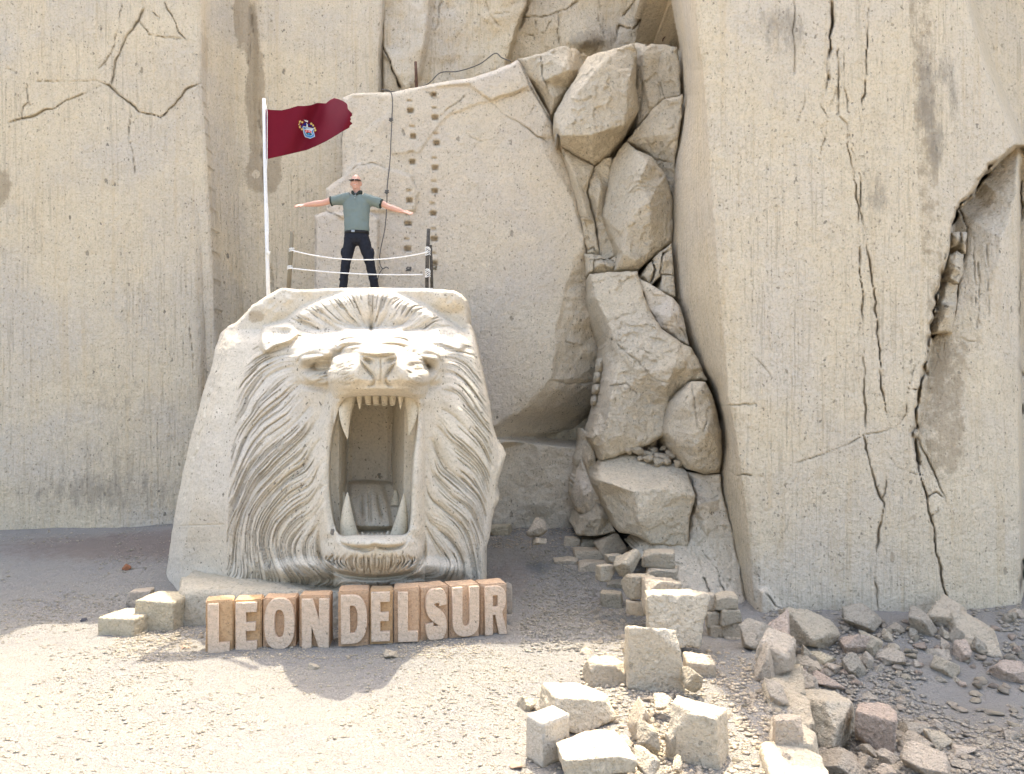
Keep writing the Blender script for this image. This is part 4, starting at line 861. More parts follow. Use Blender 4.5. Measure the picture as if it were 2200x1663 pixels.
    for s_, ex, ey in ((1, 600, 722), (-1, 965, 726)):
        for j in range(7): groove(A, X, Y, xs, ys, smooth_line([(ex-18+j*6, ey-12), (ex-14+j*6+2*s_, ey-2), (ex-16+j*6, ey+10)], 3), 1.4, 0.02)
    D = D+A
    STROKES[:] = [A/0.05]
    # flank details and the broken rim
    rk = sst(10, 40, ms)
    D = D+0.03*rk*fbm(X*0.03, Y*0.03, 0, 4, 9)
    A = np.zeros(X.shape); groove(A, X, Y, xs, ys, [(384, 1130), (440, 1128), (484, 1127)], 1.4, 0.02, False); groove(A, X, Y, xs, ys, jitter_line([(505, 700), (470, 790), (440, 900), (415, 1010), (392, 1120)], 4, 9, 3), 2.5, 0.05)
    D = D+A
    D = D+0.10*sst(0, 22, X-np.interp(Y, [600, 700, 900, 1000, 1100, 1260], [1000, 1004, 1044, 1062, 1050, 1041]))
    # platform lip: hollow behind the mane top
    D = D-0.10*bump(X, Y, 966, 640, 34, 26, 1.0, 2)-0.06*bump(X, Y, 590, 655, 60, 30, 1.0, 2)
    D = D+0.05*fbm(X*0.05, Y*0.05, 1, 3, 71)*sst(12, 30, ms)*sst(720, 640, Y)
    # ---------------- the gape
    gape = smooth_line([(730, 872), (742, 856), (765, 850), (815, 848), (865, 850), (886, 856), (898, 874), (896, 930), (889, 990), (886, 1060), (883, 1120), (874, 1148), (840, 1152), (765, 1152), (728, 1150), (714, 1110), (706, 1040), (709, 960), (718, 910)], 3)
    gs = poly_sd(X, Y, gape)
    ins = -gs
    wallL = np.interp(Y, [850, 1060, 1150], [745, 745, 748]); wallR = np.interp(Y, [850, 1060, 1150], [845, 843, 848])
    wd = np.minimum(X-wallL, wallR-X)
    back = np.where(wd > 0, 10.75-0.10*np.clip(1-wd/12, 0, 1), 10.45+wd*np.where(X < 790, 0.042, 0.028))
    back = np.maximum(back, 9.75)
    roof = np.interp(Y, [846, 858, 880], [9.6, 10.4, 11.2])
    floor = np.interp(Y, [1025, 1040, 1085, 1130, 1141, 1148, 1156], [11.0, 10.5, 10.1, 9.80, 9.9, 9.55, 9.45])
    # tongue
    tg = smooth_line([(748, 1050), (756, 1036), (785, 1029), (806, 1032), (822, 1042), (832, 1070), (838, 1100), (840, 1134), (800, 1142), (768, 1136), (757, 1100), (748, 1070), (748, 1050)], 3)
    ts = poly_sd(X, Y, tg)
    floor = floor-0.10*sst(4, -8, ts)-0.14*sst(4, -30, ts)*np.exp(-((X-797)/26)**2)
    A = np.zeros(X.shape)
    for P_ in ([(792, 1052), (794, 1090), (796, 1128)], [(776, 1062), (776, 1095), (779, 1112)], [(812, 1062), (816, 1092), (822, 1112)]): groove(A, X, Y, xs, ys, smooth_line(P_), 3.2, 0.09)
    floor = floor+A
    cav = np.minimum(np.minimum(back, roof), floor)
    cav = cav+0.02*fbm(X*0.03, Y*0.012, 0, 3, 90)
    A = np.zeros(X.shape); groove(A, X, Y, xs, ys, [(737, 885), (731, 960), (729, 1060)], 1.6, 0.08); groove(A, X, Y, xs, ys, [(846, 880), (843, 960), (842, 1040)], 1.6, 0.08); groove(A, X, Y, xs, ys, [(752, 880), (745, 960), (744, 1050)], 1.8, 0.05)
    cav = cav+A
    D = np.where(ins > 0, np.maximum(D, D+(cav-D)*sst(0, 5, ins)), D)
    return D
def m_lion(X, Y, M, xs, ys):
    M[..., 0] += 0.42*np.clip(STROKES[0], 0, 1)  # strokes also darkened in colour, painted shade that sharpens the mane relief
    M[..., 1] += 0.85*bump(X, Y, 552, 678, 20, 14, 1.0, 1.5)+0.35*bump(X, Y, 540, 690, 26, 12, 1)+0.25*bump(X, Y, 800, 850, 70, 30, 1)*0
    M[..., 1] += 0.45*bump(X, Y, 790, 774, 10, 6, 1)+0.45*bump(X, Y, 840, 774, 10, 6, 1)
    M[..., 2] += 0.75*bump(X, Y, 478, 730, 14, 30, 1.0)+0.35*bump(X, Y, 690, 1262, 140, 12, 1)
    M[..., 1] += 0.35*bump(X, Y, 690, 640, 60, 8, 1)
STROKES = []
def lion_fn(X, Y):
    return lion_depth(X, Y, X[0], Y[:, 0])
lion = empty('lion_head_statue', (-1.8, 10.6, 0.43), 'giant carved tuff lion head roaring beneath the man', 'sculpture')
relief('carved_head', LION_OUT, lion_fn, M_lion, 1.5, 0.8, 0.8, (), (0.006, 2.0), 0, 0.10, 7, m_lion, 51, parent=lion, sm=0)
# rock body behind the carving, with the platform on top
def rough_hull(name, plan, z0, z1, mat, parent=None, amp=0.03, step=0.14, topround=0.06, seed=0, label=None):
    """prism over a plan outline, finely divided, with noise and worn top edge"""
    bm = bmesh.new(); n = len(plan); P = []
    for i in range(n):
        a, b = Vector(plan[i]), Vector(plan[(i+1) % n]); m = max(1, int((b-a).length/step))
        P += [a.lerp(b, j/m) for j in range(m)]
    nz = max(2, int((z1-z0)/step)); rings = []
    c = sum(P, Vector((0, 0)))/len(P)
    for k in range(nz+1):
        z = z0+(z1-z0)*k/nz; sh = topround*max(0, 1-(z1-z)/0.12)**2
        rings.append([bm.verts.new((p.x+(c.x-p.x)/max((c-p).length, .1)*sh, p.y+(c.y-p.y)/max((c-p).length, .1)*sh, z)) for p in P])
    for k in range(nz):
        for i in range(len(P)):
            j = (i+1) % len(P); bm.faces.new((rings[k][i], rings[k][j], rings[k+1][j], rings[k+1][i]))
    last = rings[-1]
    for s in (0.9, 0.75, 0.55, 0.3):
        r = [bm.verts.new((c.x+(v.co.x-c.x)*s, c.y+(v.co.y-c.y)*s, z1)) for v in rings[-1]]
        for i in range(len(P)):
            j = (i+1) % len(P); bm.faces.new((last[i], last[j], r[j], r[i]))
        last = r
    bm.faces.new(last)
    co = np.array([v.co[:] for v in bm.verts])
    bm.normal_update(); nn = np.array([v.normal[:] for v in bm.verts])
    d = amp*fbm(co[:, 0]*2.2, co[:, 1]*2.2, co[:, 2]*2.2, 4, seed)+amp*0.6*fbm(co[:, 0]*9, co[:, 1]*9, co[:, 2]*9, 3, seed+1)
    co = co+nn*d[:, None]
    for v, q in zip(bm.verts, co): v.co = q
    o = bm_obj(name, bm, mat, None, True)
    if parent: adopt(o, parent)
    return o
xl = lambda px, D: (px-CX)/F*D
rough_hull('rock_body', [(xl(612, 11.15), 11.15), (xl(990, 11.15), 11.15), (xl(985, 12.4), 12.4), (xl(680, 12.4), 12.4), (xl(645, 11.8), 11.8)], 0.2, 4.33, M_lion, lion, 0.03, 0.16, 0.05, 61)
rough_hull('lower_body', [(xl(450, 11.4), 11.4), (xl(1030, 11.3), 11.3), (xl(1020, 12.1), 12.1), (xl(480, 12.1), 12.1)], 0.0, 1.9, M_lion, lion, 0.03, 0.2, 0.05, 62)
# plinth
M_plinth = tuff('tuff_plinth', (0.62, 0.53, 0.375), (0.55, 0.485, 0.37), 0.0, 0.8, 1.3, mask=False)
rough_hull('plinth', [(-4.40, 10.7), (-4.34, 10.0), (-4.10, 9.42), (-3.95, 9.28), (-3.4, 9.24), (-3.1, 9.12), (-2.4, 9.16), (-1.6, 9.22), (-0.8, 9.62), (-0.38, 9.9), (-0.36, 11.0), (-4.3, 11.3)], -0.1, 0.44, M_plinth, lion, 0.05, 0.07, 0.03, 63)
# teeth
def cone(p0, p1, r0, bend=(0, 0, 0), n=14, m=9, flat=1.0, tip=0.08):
    p0, p1 = Vector(p0), Vector(p1); ax = (p1-p0).normalized(); u = ax.cross(Vector((0, 1, 0))).normalized(); w = ax.cross(u)
    V, Fc = [], []
    for i in range(m+1):
        t = i/m; c = p0.lerp(p1, t)+Vector(bend)*math.sin(math.pi*t)
        r = (r0*((1-t)**0.8*(1-tip)+tip*(1-t)**0.3) if t < 1 else 0.001) if tip < 0.5 else r0*(1-0.25*t)*(0.93 if t == 1 else 1)
        for j in range(n):
            a = 2*math.pi*j/n; V.append(c+u*(r*math.cos(a))+w*(r*flat*math.sin(a)))
    for i in range(m):
        for j in range(n):
            k = (j+1) % n; Fc.append((i*n+j, i*n+k, (i+1)*n+k, (i+1)*n+j))
    Fc.append(tuple(range(n)))
    if tip >= 0.5: Fc.append(tuple(m*n+j for j in range(n))[::-1])
    return V, Fc
M_tooth = tuff('tuff_tooth', (0.60, 0.52, 0.375), (0.56, 0.49, 0.365), 0.0, 1.0, 0.3, mask=False, ss=1.5)
def tooth(b, t, r, Db, Dt, bend=(0, 0, 0), flat=1.0, tip=0.08, label=None):
    V, Fc = cone(at(b[0], b[1], Db), at(t[0], t[1], Dt), r, bend, flat=flat, tip=tip)
    o = mesh_np('tooth', np.array([v[:] for v in V]), Fc, M_tooth); adopt(o, lion)
    if label: o['label'] = label
    return o
tooth((747, 850), (747, 944), 0.112, 9.40, 9.26, (-0.02, -0.05, 0), label='long upper canine tooth')
tooth((885, 850), (878, 938), 0.108, 9.40, 9.26, (0.03, -0.05, 0), label='long upper canine tooth')
tooth((751, 1156), (747, 1056), 0.122, 9.38, 9.36, (-0.01, -0.04, 0), label='thick lower canine tooth')
tooth((856, 1154), (868, 1058), 0.112, 9.38, 9.36, (0.02, -0.04, 0), label='thick lower canine tooth')
for b_, t_, r_ in (((772, 848), (773, 880), .045), ((861, 848), (860, 880), .042)): tooth(b_, t_, r_, 9.34, 9.28)
for b_, t_, r_ in (((790, 847), (791, 869), .042), ((807, 847), (808, 870), .042), ((826, 847), (826, 870), .042), ((844, 847), (843, 870), .042)): tooth(b_, t_, r_, 9.33, 9.27, tip=0.75, flat=0.7)
for b_, t_, r_ in (((779, 1158), (778, 1142), .045), ((833, 1156), (834, 1140), .045)): tooth(b_, t_, r_, 9.46, 9.45, tip=0.3)
for xx in (791, 800, 811, 820): tooth((xx, 1157), (xx, 1145), 0.026, 9.46, 9.45, tip=0.8)
tooth((738, 1085), (736, 1054), 0.07, 10.1, 10.1, tip=0.45); tooth((850, 1085), (849, 1052), 0.07, 10.1, 10.1, tip=0.45)

# ================================================================== LETTER BLOCKS
def stroke_poly(P, w, closed=False):
    """outline of a thick stroke along P"""
    P = [Vector(p) for p in P]; L, R = [], []
    n = len(P)
    for i in range(n):
        a = P[i-1] if i else P[0]; b = P[i+1] if i < n-1 else P[-1]
        if closed: a = P[i-1]; b = P[(i+1) % n]
        d = (b-a).normalized(); nrm = Vector((-d.y, d.x)); ww = w[i] if isinstance(w, (list, tuple)) else w
        L.append(P[i]+nrm*ww/2); R.append(P[i]-nrm*ww/2)
    return L, R
def ell(cx, cy, rx, ry, n=28, p=2.6, a0=0, a1=360):
    out = []
    for i in range(n+1 if a1-a0 < 360 else n):
        a = math.radians(a0+(a1-a0)*i/n); c, s = math.cos(a), math.sin(a)
        out.append((cx+rx*math.copysign(abs(c)**(2/p), c), cy+ry*math.copysign(abs(s)**(2/p), s)))
    return out
def glyph(ch):
    """closed loops in a unit box 1 wide, 1 high"""
    if ch == 'L': return [[(0, 0), (.98, 0), (.98, .19), (.46, .19), (.46, 1), (0, 1)]]
    if ch == 'E': return [[(0, 0), (.98, 0), (.98, .18), (.45, .18), (.45, .42), (.92, .42), (.92, .58), (.45, .58), (.45, .82), (.98, .82), (.98, 1), (0, 1)]]
    if ch == 'N': return [[(0, 0), (.34, 0), (.34, .50), (.64, 0), (1, 0), (1, 1), (.66, 1), (.66, .50), (.36, 1), (0, 1)]]
    if ch == 'O': return [ell(.5, .5, .5, .5), ell(.5, .5, .19, .29)[::-1]]
    if ch == 'D': return [[(0, 0)]+[(x, y) for x, y in ell(.42, .5, .58, .5, 22, 2.4, -90, 90)]+[(0, 1)], ([(.32, .20)]+[(x, y) for x, y in ell(.45, .5, .21, .30, 14, 2.4, -90, 90)]+[(.32, .80)])[::-1]]
    if ch == 'U':
        o = [(0, 1), (0, .30)]+[(x, y) for x, y in ell(.5, .30, .5, .30, 18, 2.3, 180, 360)]+[(1, 1), (.66, 1), (.66, .32)]+[(x, y) for x, y in ell(.5, .32, .16, .13, 10, 2, 360, 180)]+[(.34, 1)]
        return [o]
    if ch == 'R': return [[(0, 0), (.34, 0), (.34, .42), (.48, .42), (.66, 0), (1.02, 0), (.78, .46)]+[(x, y) for x, y in ell(.5, .73, .46, .27, 12, 2.5, -42, 90)]+[(0, 1)],
                          [(.34, .57), (.34, .83), (.56, .83), (.61, .80), (.61, .60), (.56, .57)]]
    if ch == 'S':
        c = smooth_line([(.80, .68), (.78, .80), (.64, .88), (.44, .88), (.24, .81), (.19, .70), (.26, .59), (.44, .50), (.66, .42), (.80, .31), (.77, .18), (.60, .11), (.40, .11), (.22, .17), (.19, .32)], 4)
        L, R = stroke_poly([tuple(p) for p in c], .30)
        f = lambda v: (min(max(v.x, 0), 1.0), min(max(v.y, 0), 1.0))
        return [[f(v) for v in L]+[f(v) for v in R[::-1]]]
def glyph_obj(name, loops, w, h, depth, mat):
    cu = bpy.data.curves.new(name, 'CURVE'); cu.dimensions = '2D'; cu.fill_mode = 'BOTH'; cu.extrude = depth/2; cu.bevel_depth = 0.006; cu.bevel_resolution = 1
    for lp in loops:
        s = cu.splines.new('POLY'); s.points.add(len(lp)-1)
        for p, q in zip(s.points, lp): p.co = (q[0]*w, q[1]*h, 0, 1)
        s.use_cyclic_u = True
    tmp = bpy.data.objects.new(name+'_tmp', cu); col.objects.link(tmp)
    dg = bpy.context.evaluated_depsgraph_get(); me = bpy.data.meshes.new_from_object(tmp.evaluated_get(dg))
    bpy.data.objects.remove(tmp); me.materials.clear(); me.materials.append(mat)
    o = bpy.data.objects.new(name, me); col.objects.link(o); return o
LET = [ # ch, front-left px, front-right px, bottom y left/right, top y left/right, mat, glyph x0,x1,y0,y1 (px) , label
    ('L', 442, 502, 1402, 1397, 1291, 1289, 1, (448, 491, 1300, 1404), 'leftmost letter block, a rust stained L'),
    ('E', 504, 562, 1396, 1393, 1290, 1287, 1, (509, 551, 1301, 1402), 'letter block E second from the left, next to the rusty L'),
    ('O', 564, 635, 1392, 1390, 1287, 1283, 0, (571, 632, 1293, 1400), 'letter block carved with the letter O'),
    ('N', 643, 709, 1390, 1388, 1281, 1277, 0, (651, 706, 1288, 1391), 'letter block carved with the letter N beside the black gap'),
    ('D', 727, 793, 1390, 1387, 1270, 1268, 0, (734, 787, 1279, 1381), 'letter block carved with the letter D right of the black gap'),
    ('E', 794, 844, 1387, 1385, 1271, 1269, 1, (799, 837, 1273, 1376), 'letter block E between the D and the second L'),
    ('L', 846, 901, 1384, 1382, 1265, 1263, 0, (856, 897, 1273, 1377), 'letter block L between the E and the S'),
    ('S', 902, 963, 1379, 1372, 1262, 1259, 0, (911, 960, 1266, 1373), 'letter block carved with the letter S'),
    ('U', 965, 1030, 1372, 1366, 1260, 1255, 0, (971, 1028, 1262, 1366), 'letter block carved with the letter U'),
    ('R', 1031, 1089, 1363, 1358, 1256, 1253, 0, (1040, 1087, 1260, 1362), 'rightmost letter block, carved with the letter R')]
for i, (ch, xa, xb, ya, yb, ta, tb, mt, g, lab) in enumerate(LET):
    Da, Db = F*H/(ya-HY), F*H/(yb-HY)
    A, B = at(xa, ya, Da), at(xb, yb, Db); A.z = B.z = 0
    hgt = H-(((ta+tb)/2)-HY)/F*((Da+Db)/2)
    u = (B-A); w = u.length; u.normalize(); v = Vector((-u.y, u.x, 0)); dep = 0.25 if i < 4 else 0.30
    root = empty('letter_block', A, lab, 'letter block', 'carved letter blocks in front of the lion')
    bm = bmesh.new()
    res = bmesh.ops.create_grid(bm, x_segments=1, y_segments=1, size=1); bmesh.ops.delete(bm, geom=bm.verts[:], context='VERTS')
    co = [(0, 0, -.05), (w, 0, -.05), (w, dep, -.05), (0, dep, -.05), (0, 0, hgt), (w, 0, hgt), (w, dep, hgt), (0, dep, hgt)]
    vs = [bm.verts.new(c) for c in co]
    for f in ((0, 1, 5, 4), (1, 2, 6, 5), (2, 3, 7, 6), (3, 0, 4, 7), (4, 5, 6, 7), (3, 2, 1, 0)): bm.faces.new([vs[j] for j in f])
    bmesh.ops.bevel(bm, geom=bm.edges[:], offset=0.012, segments=2, affect='EDGES')
    bmesh.ops.subdivide_edges(bm, edges=[e for e in bm.edges if e.calc_length() > 0.1], cuts=6, use_grid_fill=True)
    for q in bm.verts:
        k = float(fbm(q.co.x*8+i*5, q.co.y*8, q.co.z*8, 3, i))*0.006; q.co += Vector((k, k, k))
    R = Matrix((( u.x, v.x, 0, A.x), (u.y, v.y, 0, A.y), (0, 0, 1, 0), (0, 0, 0, 1)))
    bmesh.ops.transform(bm, matrix=R, verts=bm.verts[:])
    bm_obj('block', bm, M_letterd if mt else M_letterb, root, False)
    gx0, gx1, gy0, gy1 = g; Dm = (Da+Db)/2-0.03
    gw = (gx1-gx0)/F*Dm; gh = (gy1-gy0)/F*Dm
    L = glyph_obj('letter', glyph(ch), gw, gh, 0.05, M_letter)
    p = (gx0-xa)/(xb-xa)
    zb = max(0.0, H-(gy1-HY)/F*Dm)
    base = A+u*(w*p)-v*0.026; base.z = zb
    L.matrix_world = Matrix(((u.x, 0, v.x, base.x), (u.y, 0, v.y, base.y), (0, 1, 0, base.z), (0, 0, 0, 1)))
    mw = L.matrix_world.copy(); L.parent = root; L.matrix_parent_inverse = Matrix.Translation(root.location).inverted(); L.matrix_world = mw
    L['label'] = 'raised letter '+ch

# ================================================================== STONES
def unit_grid(n):
    key = ('ug', n)
    if key in unit_grid.c: return unit_grid.c[key]
    t = np.tan(np.linspace(-1, 1, n+1)*math.pi/4*0.98)/math.tan(math.pi/4*0.98); V = []; Fc = []; d = {}
    def vid(p):
        k = tuple(np.round(p, 5))
        if k not in d: d[k] = len(V); V.append(p)
        return d[k]
    for ax in range(3):
        for s in (-1, 1):
            for i in range(n):
                for j in range(n):
                    q = []
                    for a, b in ((i, j), (i+1, j), (i+1, j+1), (i, j+1)):
                        p = [0, 0, 0]; p[ax] = s; p[(ax+1) % 3] = t[a]; p[(ax+2) % 3] = t[b]; q.append(vid(tuple(p)))
                    Fc.append(q if s > 0 else q[::-1])
    V = np.array(V, float); V /= np.linalg.norm(V, axis=1)[:, None]
    unit_grid.c[key] = (V, np.array(Fc)); return unit_grid.c[key]
unit_grid.c = {}
def rock_verts(seed, dims, box=False, n=10, rough=0.05, chips=4, sharp=26):
    V, Fc = unit_grid(n); rs = np.random.RandomState(seed)
    pl = []
    if box:
        for ax in range(3):
            for s in (-1, 1):
                nn = np.zeros(3); nn[ax] = s; nn += rs.normal(0, 0.045+0.9*rough, 3)*(0.3 if rough < .01 else 1); pl.append((nn/np.linalg.norm(nn), 1.0*rs.uniform(0.95, 1.0)))
        for _ in range(chips):
            nn = rs.choice([-1, 1], 3)*rs.uniform(0.35, 1, 3); nn /= np.linalg.norm(nn); pl.append((nn, rs.uniform(1.12, 1.40)))
    else:
        k = rs.randint(8, 12)
        for i in range(k):
            ph = math.acos(1-2*(i+0.5)/k); th = math.pi*(1+5**0.5)*i+rs.uniform(-.5, .5)
            nn = np.array([math.cos(th)*math.sin(ph), math.sin(th)*math.sin(ph), math.cos(ph)])+rs.normal(0, 0.30, 3)
            pl.append((nn/np.linalg.norm(nn), rs.uniform(0.60, 1.0)))
    N = np.array([p[0] for p in pl]); C = np.array([p[1] for p in pl])
    dot = V@N.T; r = np.where(dot > 0.02, C/np.maximum(dot, 0.02), 1e3)
    sharp = sharp*2.6
    r = (np.sum((r/0.7)**(-sharp), 1))**(-1.0/sharp)*0.7                 # smooth minimum: worn edges
    P = V*np.minimum(r, 1.8)[:, None]
    o = seed*1.37
    P *= (1+rough*fbm(P[:, 0]*1.8+o, P[:, 1]*1.8, P[:, 2]*1.8, 4, seed) + rough*0.85*fbm(P[:, 0]*7+o, P[:, 1]*7, P[:, 2]*7, 4, seed+3))[:, None]
    P *= np.array(dims)[None]*0.5*(1.0 if box else 1.15)
    return P, Fc
def stone(name, label, cat, group, px, py, wpx, hpx, seed, mat=None, box=False, D=None, zb=None, yaw=0, tilt=0, roll=0, rough=0.05, dk=0.8, n=10, chips=4, sharp=26, hk=None):
    """stone whose front foot is at photo pixel (px, py); py is the lowest visible point"""
    if D is None or zb is None: D = min(ground_hit(px, py), 9.55 if px > 1620 else 12.8); zb = None
    w = wpx*D/F; d = max(0.08, dk*w)
    z0 = float(ground_z((px-CX)/F*D, D, True)) if zb is None else H-(py-HY)/F*D+0.025
    slope = (H-z0)/D
    h = max(0.35*hpx*D/F, hpx*D/F-slope*d*(0.75 if box else 0.30)) if hk is None else hk
    if not box and zb is None: w *= 1.10; d *= 1.1; h = h*1.10+0.02
    P, Fc = rock_verts(seed, (w, d, h), box, n, rough, chips, sharp)
    R = np.array(Euler((math.radians(tilt), math.radians(roll), math.radians(yaw))).to_matrix()); P = P@R.T
    # rescale to the wanted extent after turning
    ex = P[:, 0].max()-P[:, 0].min(); P[:, 0] *= w/ex; ez = P[:, 2].max()-P[:, 2].min(); P[:, 2] *= h/ez
    P[:, 0] -= (P[:, 0].max()+P[:, 0].min())/2
    P[:, 2] -= P[:, 2].min(); P[:, 1] -= P[:, 1].min()
    o = mesh_np(name, P, Fc, mat or M_ash, None, True)
    o.location = ((px-CX)/F*(D), D, z0-0.025)
    return tag(o, label, cat, group)
Z6 = lambda x, y: (1080+x/3.063, 1120+y/3.063)
Z7 = lambda x, y: (1560+x/3.4375, 1240+y/3.4375)
def s6(label, x0, y0, x1, y1, seed, **k):
    a = Z6(x0, y0); b = Z6(x1, y1); nm = k.pop('name', 'stone_block'); g = k.pop('group', 'stone blocks heaped beside the path'); c = k.pop('cat', 'stone')
    return stone(nm, label, c, g, (a[0]+b[0])/2, b[1], b[0]-a[0], b[1]-a[1], seed, **k)
def s7(label, x0, y0, x1, y1, seed, **k):
    a = Z7(x0, y0); b = Z7(x1, y1); nm = k.pop('name', 'rock'); g = k.pop('group', 'rubble along the foot of the right cliff'); k.setdefault('mat', M_grey)
    return stone(nm, label, 'rock', g, (a[0]+b[0])/2, b[1], b[0]-a[0], b[1]-a[1], seed, **k)
B = dict(box=True, rough=0.035, sharp=30, n=14)
# far row of laid blocks and pile at the end of the path
s6('long laid block at the far end of the path, left of two', 400, 92, 515, 172, 101, **B)
s6('long laid block at the far end of the path, middle', 513, 95, 705, 178, 102, **B)
s6('pinkish slab lying under the leaning block at the path end', 470, 165, 690, 260, 103, **B)
s6('block leaning on its corner across the far row', 610, 92, 838, 262, 104, roll=-24, hk=.42, **B)
s6('block at the right end of the far laid row', 880, 103, 990, 190, 105, **B)
s6('pale fragment behind the leaning block', 815, 150, 890, 220, 106, rough=.06)
s6('flat paving stone beside the far gravel', 330, 150, 500, 290, 107, box=True, hk=.10, rough=.03, dk=.9, name='paving_stone')
s6('low brown block left of the far pile', 495, 248, 690, 342, 108, D=10.05, **B)
s6('block lying between the leaning block and the bluish boulder', 680, 215, 810, 285, 109, D=10.6, zb=.2, yaw=20, **B)
s6('top block of the right stack on the far pile', 930, 183, 1172, 322, 110, D=9.75, zb=.50, yaw=-14, **B)
s6('second block of the right stack on the far pile', 945, 290, 1202, 398, 111, D=9.7, zb=.27, yaw=-10, **B)
s6('bottom block of the right stack on the far pile', 1010, 375, 1190, 470, 112, D=9.68, zb=.02, yaw=-8, **B)
s6('bluish grey faceted boulder on the far pile', 730, 192, 940, 390, 113, D=9.5, zb=.22, rough=.05, n=14)
s6('mossy small block at the left of the far pile', 618, 280, 745, 402, 114, D=9.6, zb=.06, yaw=25, **B)
s6('flat stone under the bluish boulder', 685, 372, 825, 450, 115, D=9.45, yaw=-12, **B)
s6('pale block at the left front of the pile', 648, 434, 812, 572, 116, D=9.0, yaw=-15, **B)
s6('large pale block at the pile centre with blue top', 803, 338, 1030, 520, 117, D=9.0, zb=.22, yaw=18, **B)
s6('small block under the pale centre block', 818, 512, 940, 632, 118, D=8.95, zb=-.02, **B)
s6('tall pinkish side of a block behind the sunlit one', 935, 355, 1190, 655, 119, D=8.75, zb=.1, yaw=10, **B)
# sunlit uprights
s6('rear of the two upright sunlit blocks, rough pitted face', 970, 418, 1378, 862, 121, D=7.95, zb=.05, yaw=-9, box=True, rough=.06, n=32, dk=.75, sharp=34, mat=M_rock)
s6('front upright sunlit block, the tallest stone beside the path', 828, 643, 1215, 1195, 122, D=7.0, zb=0, yaw=-8, roll=2, box=True, rough=.05, n=32, dk=.55, sharp=40, mat=M_rock)
s6('pink cube shaped block left of the tallest upright', 543, 878, 852, 1152, 123, D=7.15, zb=0, yaw=16, box=True, rough=.04, n=18, mat=M_ash)
s6('pale block under the rear upright', 1215, 862, 1410, 1185, 124, D=7.4, zb=-.1, yaw=-6, rough=.05, box=True, n=14)
s6('crumbled white stone against the tallest upright', 1205, 975, 1340, 1170, 125, D=6.75, zb=0, rough=.12, n=14)
s6('big rough boulder with slanting top behind the sawn cube', 248, 1045, 790, 1470, 126, D=6.0, zb=0, yaw=24, roll=14, box=True, rough=.05, n=22, chips=6, sharp=34, mat=M_rock)
s6('sawn cube of pitted white tuff', 158, 1262, 452, 1632, 127, D=5.48, zb=0, yaw=38, box=True, rough=.003, n=16, chips=0, sharp=90, mat=M_sawn, dk=.72, name='sawn_cube')
s6('large fractured sunlit block at the lower right of the heap', 1110, 1168, 1560, 1690, 128, D=5.45, zb=0, yaw=-22, roll=3, box=True, rough=.05, n=22, sharp=34, mat=M_rock, dk=.7)
s6('pale slab at the bottom edge below the sawn cube', 370, 1545, 900, 1720, 129, D=5.15, zb=0, yaw=8, rough=.05, box=True, n=16, mat=M_rock, hk=.16)
s6('sloping white shard between the boulder and the gravel pit', 845, 1188, 985, 1500, 130, D=5.85, zb=0, rough=.08, roll=12, dk=1.2, n=14)
s6('pale shard leaning beside the gravel pit', 885, 1330, 1045, 1560, 131, D=5.62, zb=0, rough=.08, roll=-14, n=14)
s6('flat stone lying in front of the tallest upright', 1005, 1168, 1142, 1262, 132, D=6.3, zb=0, yaw=30, rough=.05)
s6('upright pointed shard in the gravel pit', 1078, 1388, 1152, 1562, 133, D=5.6, zb=0, rough=.05, dk=.6)
s6('white stone at the bottom of the heap', 880, 1520, 1062, 1700, 134, D=5.2, zb=0, rough=.07, n=12)
s6('small tawny stone on the path edge', 512, 835, 602, 888, 135, rough=.06)
s6('white chip against the tallest upright', 780, 800, 845, 905, 136, D=7.5, zb=0, rough=.07)
s6('rounded stone behind the boulder', 100, 1160, 220, 1250, 137, rough=.09)
s6('crumbly white stones low in the heap', 740, 1440, 880, 1600, 138, D=5.5, zb=0, rough=.14, n=14)
s6('small triangular stone beside the gravel pit', 1120, 1560, 1200, 1680, 139, D=5.35, zb=0, rough=.07)
# stacked blocks right of the uprights
for k, (x0, y0, x1, y1, D_, zb, lab) in enumerate(((1408, 473, 1562, 602, 8.75, .46, 'topmost block of the right brick column'), (1438, 598, 1590, 697, 8.72, .29, 'second block of the right brick column'), (1450, 693, 1592, 787, 8.7, .13, 'third block of the right brick column'), (1462, 783, 1625, 878, 8.68, -.04, 'lowest block of the right brick column'),
        (1325, 490, 1412, 592, 8.85, .46, 'topmost block of the left brick column'), (1345, 594, 1438, 707, 8.8, .28, 'second block of the left brick column'), (1362, 704, 1452, 792, 8.78, .12, 'third block of the left brick column'), (1398, 790, 1462, 878, 8.75, -.04, 'lowest block of the left brick column'))):
    s6(lab, x0, y0, x1, y1, 150+k, D=D_, zb=zb, yaw=-4+rs.uniform(-4, 4), box=True, rough=.025, n=12, chips=3, sharp=40, dk=1.0, hk=0.19, name='tuff_brick', group='stacked tuff bricks', mat=M_ash)
